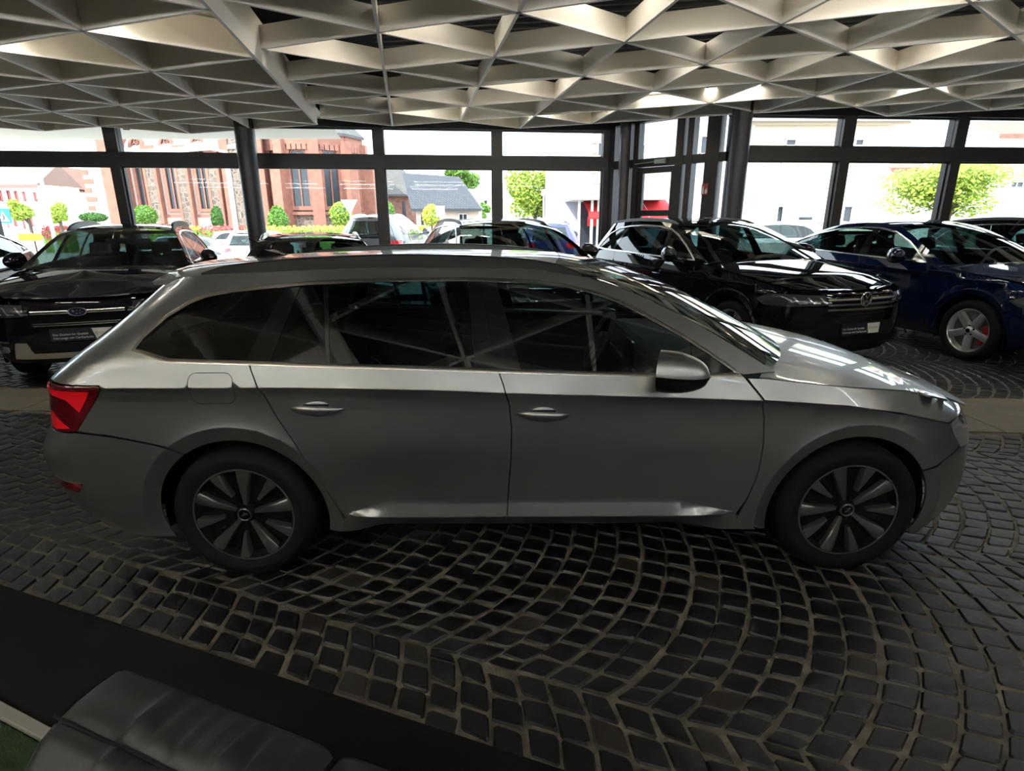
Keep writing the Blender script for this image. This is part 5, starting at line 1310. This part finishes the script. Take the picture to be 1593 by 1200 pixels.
simple_house('pink_house', 'long pale house with red framed windows and brown roof at far left', -60, 57, 288, 52, M_white, True, [(-2, 297, 5, 313), (11, 297, 18, 313), (23, 298, 29, 313), (36, 299, 41, 313), (53, 300, 58, 313), (20, 332, 27, 352), (34, 333, 40, 356), (8, 338, 14, 354), (46, 334, 52, 352)], M_rfr, depth=5, pyr=256, rm=mat('brown_roof', (.20, .13, .11), .9))
simple_house('gabled_house', 'white gabled house with red-brown roof left of the church', 60, 121, 296, 58, M_white, True, [(64, 285, 72, 297), (91, 285, 99, 297), (66, 320, 73, 334), (100, 322, 108, 336)], M_wfr, pyr=264, gable=True, pxr=76)
simple_house('white_house', 'distant white house between the slate roof and the yellow-green tree', 744, 800, 308, 75, M_white, True, [(753, 312, 758, 318)], M_wfr, pyr=285, rm=mat('pale_roof', (.6, .58, .56), .8))
def corner_extra(root, o, Y):
    a, b = at(896, 305, Y-2.6), at(1035, 305, Y-2.6); c0, c1 = at(890, 311, Y-2.9), at(1040, 311, Y-2.9)
    wbox('canopy', (c0.x, c0.z), (c1.x, c0.z+.16), Y-3.0, Y, mat('canopy_grey', (.45, .43, .42), .7), root, o)
    M_aw = mat('awning_red', (.62, .03, .035), .8)
    for (p0, p1) in ((906, 935), (937, 962), (964, 995), (997, 1034)):
        t0, t1 = at(p0, 309, Y-1.2), at(p1, 309, Y-1.2); l0 = at(p0, 331, Y-2.6)
        q = MB(); V = [(t0.x, Y-1.2, t0.z), (t1.x, Y-1.2, t1.z), (t1.x+.1, Y-2.6, l0.z), (t0.x+.1, Y-2.6, l0.z), (t1.x+.1, Y-2.6, l0.z-.22), (t0.x+.1, Y-2.6, l0.z-.22)]; V += [(v[0], v[1]+.02, v[2]-.03) for v in V]
        q.add([tuple(Vector(v)-o) for v in V], [(0, 1, 2, 3), (3, 2, 4, 5), (9, 8, 7, 6), (11, 10, 8, 9)]); q.build('awning', M_aw, root)
    a, b = at(914, 338, Y-.6), at(928, 352, Y-.6); wbox('red_sign', (a.x, a.z), (b.x, b.z), Y-.7, Y-.6, M_aw, root, o)
    a, b = at(902, 316, Y-.2), at(985, 392, Y-.2); wbox('shop_window', (a.x, a.z), (b.x, b.z), Y-.2, Y, M_dpane, root, o)
    for px in (901, 921, 931, 986): p = at(px, 320, Y-2.4); wbox('canopy_post', (p.x-.05, -.1), (p.x+.05, 2.6), Y-2.5, Y-2.4, M_wfr, root, o)
    M_q = mat('ochre_quoin', (.62, .48, .24), .9)
    for k in range(16):
        z = 2.8+k*.42; p = at(918, 300, Y); wbox('quoin_stone', (p.x, z), (p.x+(.42 if k % 2 else .3), z+.33), Y-.06, Y, M_q, root, o)
simple_house('corner_shop_house', 'lavender and white corner house with red awnings seen through the glass door bay', 872, 1150, 150, 27, M_lav, False, [(930, 222, 940, 252), (960, 222, 972, 252), (991, 225, 1002, 250), (1090, 212, 1112, 240), (935, 275, 945, 300), (1096, 310, 1112, 340)], M_wfr, depth=9, extra=corner_extra)
def cream_extra(root, o, Y):
    M_gut = mat('zinc_gutter', (.40, .40, .41), .5, .5)
    a, b = at(1158, 187, Y-.5), at(1425, 187, Y-.5); wbox('gutter', (a.x, a.z-.07), (b.x, a.z+.05), Y-.75, Y-.55, M_gut, root, o)
    p0, p1 = at(1229, 250, Y-.12), at(1223, 350, Y-.12); wbox('drain_pipe', (p0.x-.04, -.4), (p0.x+.04, p0.z), Y-.16, Y-.08, mat('pipe_white', (.62, .61, .60), .6), root, o)
    g = at(1166, 195, Y-.5); q = MB(); q.tube([tuple(Vector((g.x+.2, Y-.6, g.z))-o), tuple(Vector((g.x+.1, Y-.4, g.z-.5))-o), tuple(Vector((g.x-.25, Y-.15, g.z-.9))-o), tuple(Vector((g.x-.25, Y-.15, -.4))-o)], .06, 8); q.build('down_pipe', M_gut, root, smooth=True)
    a, b = at(1243, 338, Y), at(1263, 342, Y); wbox('vent_grille', (a.x, a.z), (b.x, b.z), Y-.03, Y+.02, M_dpane, root, o)
    r0 = at(1158, 184, Y-.6)
    e1 = at(1425, 184, Y-.6)
    n = int((e1.x-r0.x)/.24)
    for k in range(n):
        x = r0.x+k*.24; q = MB(); q.tube([tuple(Vector((x, Y-.65, r0.z+.05))-o), tuple(Vector((x, Y+2.6, r0.z+1.55))-o)], .075, 6); q.build('roof_tile_row', M_pantile, root)
simple_house('cream_house', 'large sunlit cream white house with tiled eave right of the round column', 1150, 1395, 188, 30, M_cream, True, [(1222, 217, 1237, 227), (1330, 217, 1342, 227), (1209, 321, 1218, 346), (1312, 321, 1322, 346), (1215, 252, 1226, 255)], M_wfr, depth=7, pyr=168, extra=cream_extra, rm=M_pantile)
simple_house('barn', 'pale weathered barn behind the garden tree at right', 1388, 1452, 262, 47, mat('weathered_boards', (.55, .48, .42), .9), True, [(1405, 279, 1420, 286)], M_wfr, pyr=246, rm=M_tile)
simple_house('right_house', 'white house with brown eave at the right picture edge', 1555, 1760, 210, 36, M_white, True, [(1572, 283, 1590, 292)], M_wfr, depth=6, pyr=190, rm=M_tile)
simple_house('garden_house', 'white house with red tiled roof behind the right garden tree', 1490, 1600, 285, 52, M_white, True, [(1560, 300, 1570, 312)], M_wfr, pyr=255, rm=M_tile)
# brick chimney stack seen between the houses
c = at(874, 250, 48); q = thing('brick_chimney', 'slim brown brick chimney left of the corner shop house', 'chimney', (c.x, 48, -.5))
mb = MB(); mb.box((0, 0, 5.6), (.62, .62, 11.2)); mb.build('shaft', mat('chimney_brick', (.30, .15, .10), .9), q); mb = MB(); mb.box((0, 0, 11.3), (.8, .8, .25)); mb.build('cap', mat('chimney_brick', ()), q)
# ---- greenery
M_leafs = [mat('leaf_light', (.30, .40, .05), .7), mat('leaf_mid', (.12, .24, .03), .7), mat('leaf_dark', (.05, .13, .02), .7), mat('leaf_yellow', (.50, .52, .08), .7), mat('leaf_red', (.45, .10, .10), .7)]
M_bark = mat('bark', (.10, .07, .05), .9)
def leaves(n, shape, size, seed):
    r = random.Random(seed); V = []; Fc = []
    for _ in range(n):
        p = shape(r); a = Vector((r.gauss(0, 1), r.gauss(0, 1), r.gauss(0, 1))).normalized(); b = a.orthogonal().normalized(); s = size*(.6+.8*r.random()); k = len(V)
        V += [tuple(p-a*s*.5), tuple(p+b*s*.28), tuple(p+a*s*.5), tuple(p-b*s*.28)]; Fc.append((k, k+1, k+2, k+3))
    return V, Fc
def ellip(rx, ry, rz, cz, hollow=.7, cone=0):
    def f(r):
        while 1:
            v = Vector((r.uniform(-1, 1), r.uniform(-1, 1), r.uniform(-1, 1)))
            if hollow*hollow < v.length_squared < 1: break
        k = 1-cone*(v.z*.5+.5)
        return Vector((v.x*rx*k, v.y*ry*k, cz+v.z*rz))
    return f
def shrub(name, label, px, pyb, pyt, Y, wpx, m, n=900, cone=0, size=.16, group=None, seed=1, core=None):
    t, b = at(px, pyt, Y), at(px, pyb, Y); w = (at(px+wpx, pyb, Y).x-b.x)/2; root = thing(name, label, 'shrub', (b.x, Y, -.5), 0, group)
    zt, zb_ = t.z+.5, b.z+.5; cz = (zt+zb_)/2; rz_h = (zt-zb_)/2
    V, Fc = leaves(n, ellip(w, w, rz_h, cz, .75, cone), size, seed); part('foliage', V, Fc, m, root)['kind'] = 'stuff'
    q = MB(); q.lathe([(.001, cz-rz_h*.88)]+[(w*.86*math.sin(a)*(1-cone*(.5-.5*math.cos(a))), cz-rz_h*.88*math.cos(a)) for a in np.linspace(.25, PI-.25, 8)]+[(.001, cz+rz_h*.88)], n=14); q.build('inner_growth', core or M_leafs[2], root, smooth=True)
    q = MB(); q.tube([(0, 0, 0), (0, 0, cz)], .06, 6); q.build('stem', M_bark, root)
def tree(name, label, px, pyb, pyt, Y, wpx, m, n, size, seed, blobs=6, trunk=.12):
    t, b = at(px, pyt, Y), at(px, pyb, Y); w = (at(px+wpx, pyb, Y).x-b.x)/2; root = thing(name, label, 'tree', (b.x, Y, -.5)); r = random.Random(seed)
    V, Fc = [], []; H = t.z+.5; z0 = b.z+.5
    br = MB()
    br.tube([(0, 0, 0), (.05, 0, z0), (0, 0, z0+(H-z0)*.5)], [trunk, trunk*.8, trunk*.4], 7)
    for k in range(blobs):
        c = Vector((r.uniform(-.62, .62)*w, r.uniform(-.5, .5)*w, z0+(H-z0)*r.uniform(.15, .85))); rr = w*r.uniform(.35, .55)
        e = ellip(rr, rr, min(rr, (H-z0)*.3), 0, .35); v, f = leaves(n//blobs, lambda q, e=e, c=c: e(q)+c, size, seed+k); base = len(V); V += v; Fc += [tuple(i+base for i in ff) for ff in f]
        br.tube([(0, 0, z0*.9), tuple(c*.5+Vector((0, 0, z0*.5))), tuple(c)], [trunk*.4, trunk*.25, .02], 5)
    part('foliage', V, Fc, m, root)['kind'] = 'stuff'; br.build('trunk', M_bark, root)
tree('garden_tree', 'yellow-green leafy tree seen between the slate house and the shop', 832, 335, 266, 38, 96, M_leafs[0], 9000, .20, 11, 16)
tree('garden_tree', 'sunlit green garden tree behind the blue car, right of the cream house', 1475, 330, 258, 24, 190, M_leafs[0], 12000, .15, 21, 22)
tree('street_tree', 'small street tree before the red-framed house, far left', 45, 345, 312, 40, 38, M_leafs[0], 1800, .17, 31, 6)
tree('street_tree', 'small street tree before the white gabled house', 93, 345, 315, 40, 36, M_leafs[0], 1800, .17, 41, 6)
tree('distant_tree', 'green tree rising behind the slate roof', 715, 290, 264, 70, 60, M_leafs[1], 2200, .45, 51, 6)
tree('distant_tree', 'bush-like tree between slate house and distant white house', 752, 345, 312, 60, 26, M_leafs[1], 900, .3, 61, 4)
shrub('ball_shrub', 'round clipped green shrub before the church nave', 229, 352, 319, 44, 36, M_leafs[1], 1500, .1, .16, seed=2)
shrub('column_shrub', 'dark green clipped column shrub by the lamp post', 341, 362, 320, 44, 18, M_leafs[2], 1200, 0, .14, seed=3)
shrub('cone_shrub', 'green clipped cone shrub before the church choir', 435, 362, 319, 44, 40, M_leafs[1], 1700, .45, .15, seed=4)
shrub('ball_shrub', 'green shrub behind the white triangle sign', 532, 352, 314, 44, 36, M_leafs[0], 1300, .1, .17, seed=5)
shrub('ball_shrub', 'green shrub right of the dark mullion, before the stone annex', 604, 350, 312, 44, 24, M_leafs[1], 1000, .2, .16, seed=6)
shrub('golden_shrub', 'yellow-brown shrub before the slate-roofed house', 672, 352, 318, 42, 32, M_leafs[3], 1200, .2, .18, seed=7, core=M_leafs[1])
shrub('box_hedge', 'dark hedge behind the black crossover\'s roof rail', 147, 346, 331, 42, 38, M_leafs[2], 1200, 0, .15, seed=8)
for k, (p0, p1, m, lb) in enumerate(((385, 475, M_leafs[3], 'low yellow-green hedge below the cone shrub'), (475, 560, M_leafs[3], 'low yellow-green hedge below the choir window'), (235, 312, M_leafs[3], 'low yellow-green hedge below the nave windows'), (312, 385, M_leafs[4], 'low reddish hedge beside the lamp post'), (70, 112, M_leafs[4], 'red flowering hedge behind the crossover, far left'), (640, 665, M_leafs[3], 'small yellow bush beside the grey van'))):
    a, b = at(p0, 352, 41), at(p1, 364, 41); root = thing('low_hedge', lb, 'hedge', ((a.x+b.x)/2, 41, -.5)); L = (b.x-a.x)/2; zt = a.z+.5
    V, Fc = leaves(1500, lambda r, L=L, zt=zt: Vector((r.uniform(-L, L), r.uniform(-.6, .6), zt*(.45+.5*r.random())+.12*math.sin(r.random()*9))), .17, 70+k); part('foliage', V, Fc, m, root)['kind'] = 'stuff'
    q = MB(); q.box((0, 0, zt*.42), (2*L*.98, .9, zt*.84)); q.build('inner_growth', M_leafs[1], root)
# ---- street furniture
M_pole = mat('pole_grey', (.50, .52, .55), .5, .4)
def pole(name, label, px, pyt, Y, r=.06, cat='pole', head=None):
    p = at(px, pyt, Y); root = thing(name, label, cat, (p.x, Y, -.5)); q = MB(); q.tube([(0, 0, 0), (0, 0, p.z+.5)], r, 8); q.build('pole', M_pole, root, smooth=True)
    if head: head(root, p.z+.5)
    return root
def lamp_head(root, z):
    q = MB(); q.bar((0, 0, z), (-.8, 0, z+.12), .12, .08); q.bar((-.4, 0, z+.1), (-1.1, 0, z+.2), .28, .10); q.build('lamp_head', mat('lamp_white', (.75, .75, .75), .5), root, bevel=.02)
pole('street_lamp', 'tall pale grey street lamp in front of the church nave', 351, 236, 24, .10, 'street lamp', lamp_head)
pole('flag_pole', 'tall white pole standing before the gabled house', 60, 262, 24, .07)
pole('garden_lamp', 'slim white garden lamp beside the yellow-green tree', 846, 304, 34, .05, 'lamp', lambda r, z: MB().lathe([(.001, z+.35), (.14, z+.25), (.16, z), (.05, z-.05)], n=12).build('lamp_globe', mat('lamp_white', ()), r, smooth=True))
def tri_head(root, z):
    q = MB(); q.add([(-.42, -.03, z), (.42, -.03, z), (0, -.03, z-.72), (-.42, .0, z), (.42, 0, z), (0, 0, z-.72)], [(0, 2, 1), (3, 4, 5), (0, 1, 4, 3), (1, 2, 5, 4), (2, 0, 3, 5)]); q.build('sign_plate', mat('sign_back', (.72, .74, .78), .4, .3), root)
pole('yield_sign', 'back of a white triangular road sign before the choir', 543, 311, 30, .035, 'road sign', tri_head)
pole('white_sign', 'square white sign on a post before the slate-roofed house', 685, 322, 34, .035, 'road sign', lambda r, z: MB().box((0, -.05, z-.25), (.5, .03, .6)).build('sign_plate', M_wfr, r))
def cross_head(root, z):
    q = MB(); q.box((0, -.04, z-.3), (.62, .03, .62)); s = q.build('sign_plate', mat('sign_blue', (.02, .16, .55), .5), root)
    q = MB(); q.add([(-.22, -.058, z-.52), (.22, -.058, z-.52), (0, -.058, z-.1)], [(0, 1, 2)]); q.build('white_triangle', M_wfr, s)
    q = MB(); q.lathe([(.001, 0), (.03, 0)], (0, -.064, z-.24), 'Y', 10); q.bar((0, -.064, z-.27), (.02, -.064, z-.38), .04, .004, (0, 1, 0)); q.bar((.02, -.064, z-.38), (-.06, -.064, z-.5), .03, .004, (0, 1, 0)); q.bar((.02, -.064, z-.38), (.08, -.064, z-.5), .03, .004, (0, 1, 0)); q.bar((-.07, -.064, z-.36), (.07, -.064, z-.33), .02, .004, (0, 1, 0)); q.build('walking_figure', M_dark, s)
pole('crossing_sign', 'blue pedestrian crossing sign at the left picture edge', 4, 325, 26, .04, 'road sign', cross_head)
def yell_head(root, z):
    q = MB(); q.prism([(-.45, 0), (.35, 0), (.47, .13), (.35, .26), (-.45, .26)], -.02, .02); q.V = [(v[0], -.06+v[2], v[1]+z-.3) for v in q.V]; s = q.build('sign_plate', mat('sign_yellow', (.80, .50, .01), .5), root)
    for (z_, w_) in ((z-.12, .50), (z-.22, .54)): q = MB(); q.box((-.38+w_/2, -.083, z_), (w_, .004, .035)); q.build('print_line', mat('sign_print_ochre', (.42, .25, .005), .6), s)
pole('direction_sign', 'yellow arrow direction sign behind the dark blue car', 48, 362, 22, .03, 'road sign', yell_head)
# low garden wall before the cream house
a, b = at(1180, 347, 25), at(1310, 347, 25); q = thing('garden_wall', 'low grey wall in front of the cream house', 'wall', ((a.x+b.x)/2, 25, -.4)); mb = MB(); mb.box((0, 0, (a.z+.4)/2), (b.x-a.x, .3, a.z+.4)); mb.build('wall_body', mat('wall_grey', (.45, .44, .42), .9), q); mb = MB(); mb.box((0, 0, a.z+.43), (b.x-a.x+.1, .4, .06)); mb.build('coping', M_wfr, q)
# ---- cars outside
M_sil = mat('light_silver_paint', (.55, .56, .58), .3, .5, coat=1); M_wht = mat('white_car_paint', (.80, .80, .80), .3, coat=1); M_lbl = mat('light_blue_paint', (.28, .40, .60), .3, .3, coat=1); M_pur = mat('violet_blue_paint', (.05, .045, .20), .25, .3, coat=1); M_dgr = mat('van_grey_paint', (.17, .175, .185), .3, .4, coat=1); M_dred = mat('dark_red_paint', (.20, .01, .02), .3, coat=1)
out = dict(g=.15, detail=1, trim=None)
gen_car('grey_van', 'grey high-roofed van seen from behind through the middle panes', (-3.50, 15.9, -.03), math.radians(88), scaled(T_SUV, .98, .93, 1.10, .34), M_dgr, rail_m=mat('rail_bright', ()), **out)
gen_car('violet_suv', 'violet blue SUV seen from behind, left of the red awnings', (1.35, 18.2, -.05), math.radians(90), scaled(T_SUV, .97, .95, .985, .36), M_pur, rail_m=M_railb, **out)
gen_car('light_blue_hatchback', 'light blue hatchback between van and dark SUV, outside', (-4.6, 29.5, -.5), math.radians(-60), scaled(T_SUV, .88, .90, .95, .33), M_lbl, **out)
gen_car('silver_saloon', 'pale silver car outside, right of the black crossover', (-15.6, 27.5, -.5), math.radians(-25), T_WAGON, M_sil, **out)
gen_car('white_car', 'white car parked outside beside the street lamp', (-15.6, 33, -.5), math.radians(8), scaled(T_SUV, .95, .93, .95, .34), M_wht, **out)
gen_car('white_hatchback', 'white hatchback tail with red lamp beside the round column', (-8.9, 20.5, -.2), math.radians(95), scaled(T_SUV, .86, .90, .90, .32), M_wht, **out)
gen_car('dark_red_car', 'dark red car outside just right of the round column', (-11.2, 28, -.5), math.radians(80), scaled(T_SUV, .88, .92, .93, .33), M_dred, **out)
gen_car('pale_van', 'pale grey van outside between black SUV and blue car', (9.4, 19.0, -.1), math.radians(175), scaled(T_SUV, .95, .93, 1.0, .35), M_sil, **out)
# ---- canopy spotlights under the outer eave
for px in (196, 238):
    p = at(px, 197, wall_y(-6)+.9); t = thing('spotlight', 'small dark spotlight under the outer eave, '+('left' if px < 200 else 'right')+' one of the pair', 'spotlight', (p.x, p.y, p.z))
    q = MB(); q.lathe([(.001, -.06), (.06, -.06), (.07, .08), (.04, .12), (.001, .12)], n=12); q.build('housing', M_dark, t, smooth=True)
    q = MB(); q.tube([(0, 0, .1), (0, 0, 4.4-p.z)], .012, 6); q.build('stem', M_dark, t)
# ============================================================ foreground: upholstered bench, edging, turf
M_leather = mat('grey_leatherette', (.017, .019, .0205), .42, spec=.4, bump=(90, .25, .003))
M_leather_lit = mat('grey_leatherette_lit_side', (.10, .105, .11), .45, spec=.5, bump=(90, .25, .003))  # same leatherette, window light on the end face put into the colour
def bench():
    A = Vector((-.965, 1.15)); ang = math.radians(-21.46); root = thing('upholstered_bench', 'dark grey leatherette bench with seam and creased cushions at the bottom left', 'bench', (A.x, A.y, 0), ang)
    prof = [(.012, .02), (.012, .55), (.004, .592), (-.012, .604), (-.06, .606), (-.11, .602), (-.142, .594), (-.150, .584), (-.158, .590), (-.19, .575), (-.25, .52), (-.30, .43), (-.33, .32), (-.34, .02)]
    def cushion(x0, x1, nm, seed):
        n = 70; V = []; r = random.Random(seed); folds = [(r.uniform(.12, .95), r.uniform(.010, .022), r.uniform(.006, .016), r.uniform(-.45, .25)) for _ in range(17)]
        for i in range(n+1):
            u = i/n
            for j, (y, z) in enumerate(prof):
                e = min(u, 1-u)*(x1-x0); rnd_ = .020*math.exp(-e/.014)
                h = 0
                if 3 <= j <= 12:
                    for (c, w, a, sk) in folds:
                        d = (u-c-sk*(y+.08))*(x1-x0); f = math.exp(-(d/w)**2); k = math.exp(-((y+.14)/.10)**2)*(1-.85*math.exp(-((y+.151)/.014)**2)); h += a*f*k
                x = x0+(x1-x0)*u
                zz = z+h-rnd_*(1 if j >= 3 else .4) if z > .1 else z
                V.append((x, y-(h*.5 if y < -.16 else 0)+(rnd_*.6 if y < -.2 else -rnd_*.6 if y > 0 else 0), zz))
        m = len(prof); Fc = [(i*m+j, i*m+j+1, (i+1)*m+j+1, (i+1)*m+j) for i in range(n) for j in range(m-1)]
        o = part(nm, V, Fc, M_leather, root, smooth=True); fix_smooth(o, 1.3)
        for i in (0, n): part('end_panel', [V[i*m+j] for j in range(m)], [tuple(range(m))], M_leather_lit if i == 0 and x0 < .1 else M_leather, o)
        q = MB(); q.tube([(x0+(x1-x0)*k/20, -.150, .590+.002*math.sin(k)) for k in range(21)], .0045, 6); q.build('seam_piping', M_dark, o)
    cushion(0, .648, 'cushion', 3); cushion(.662, 1.30, 'cushion', 8)
bench()
def turf():
    d = Vector((math.cos(math.radians(-23)), math.sin(math.radians(-23)))); n = Vector((-d.y, d.x)); p = Vector((-1.70, 1.545))
    q = MB(); a, b = p-d*1.6, p+d*.7
    q.prism([tuple(a-n*.02), tuple(b-n*.02), tuple(b+n*.02), tuple(a+n*.02)], .012, .035); o = q.build('edging_strip', mat('edging_white', (.28, .27, .24), .6), None, bevel=.004); tag(o, 'pale edging strip on the carpet beside the green turf, bottom left corner', 'strip')
    q = MB(); q.prism([tuple(a-n*.6), tuple(b-n*.6), tuple(b-n*.026), tuple(a-n*.026)], .012, .02); t = q.build('turf_mat', mat('turf_green', (.02, .045, .012), .9)); tag(t, 'green artificial turf mat in the bottom left corner', 'turf')
    r = random.Random(5); V = []; Fc = []
    for _ in range(9000):
        u, v = r.random()*2.3, -.03-r.random()*.56; c = a+d*u+n*v; k = len(V); w = .002; h = .015+.015*r.random(); l = Vector((r.gauss(0, .006), r.gauss(0, .006)))
        V += [(c.x-w, c.y, .02), (c.x+w, c.y, .02), (c.x+l.x, c.y+l.y, .02+h)]; Fc.append((k, k+1, k+2))
    o = part('turf_blades', V, Fc, mat('turf_blade', (.035, .08, .02), .8), t); o['kind'] = 'stuff'
turf()
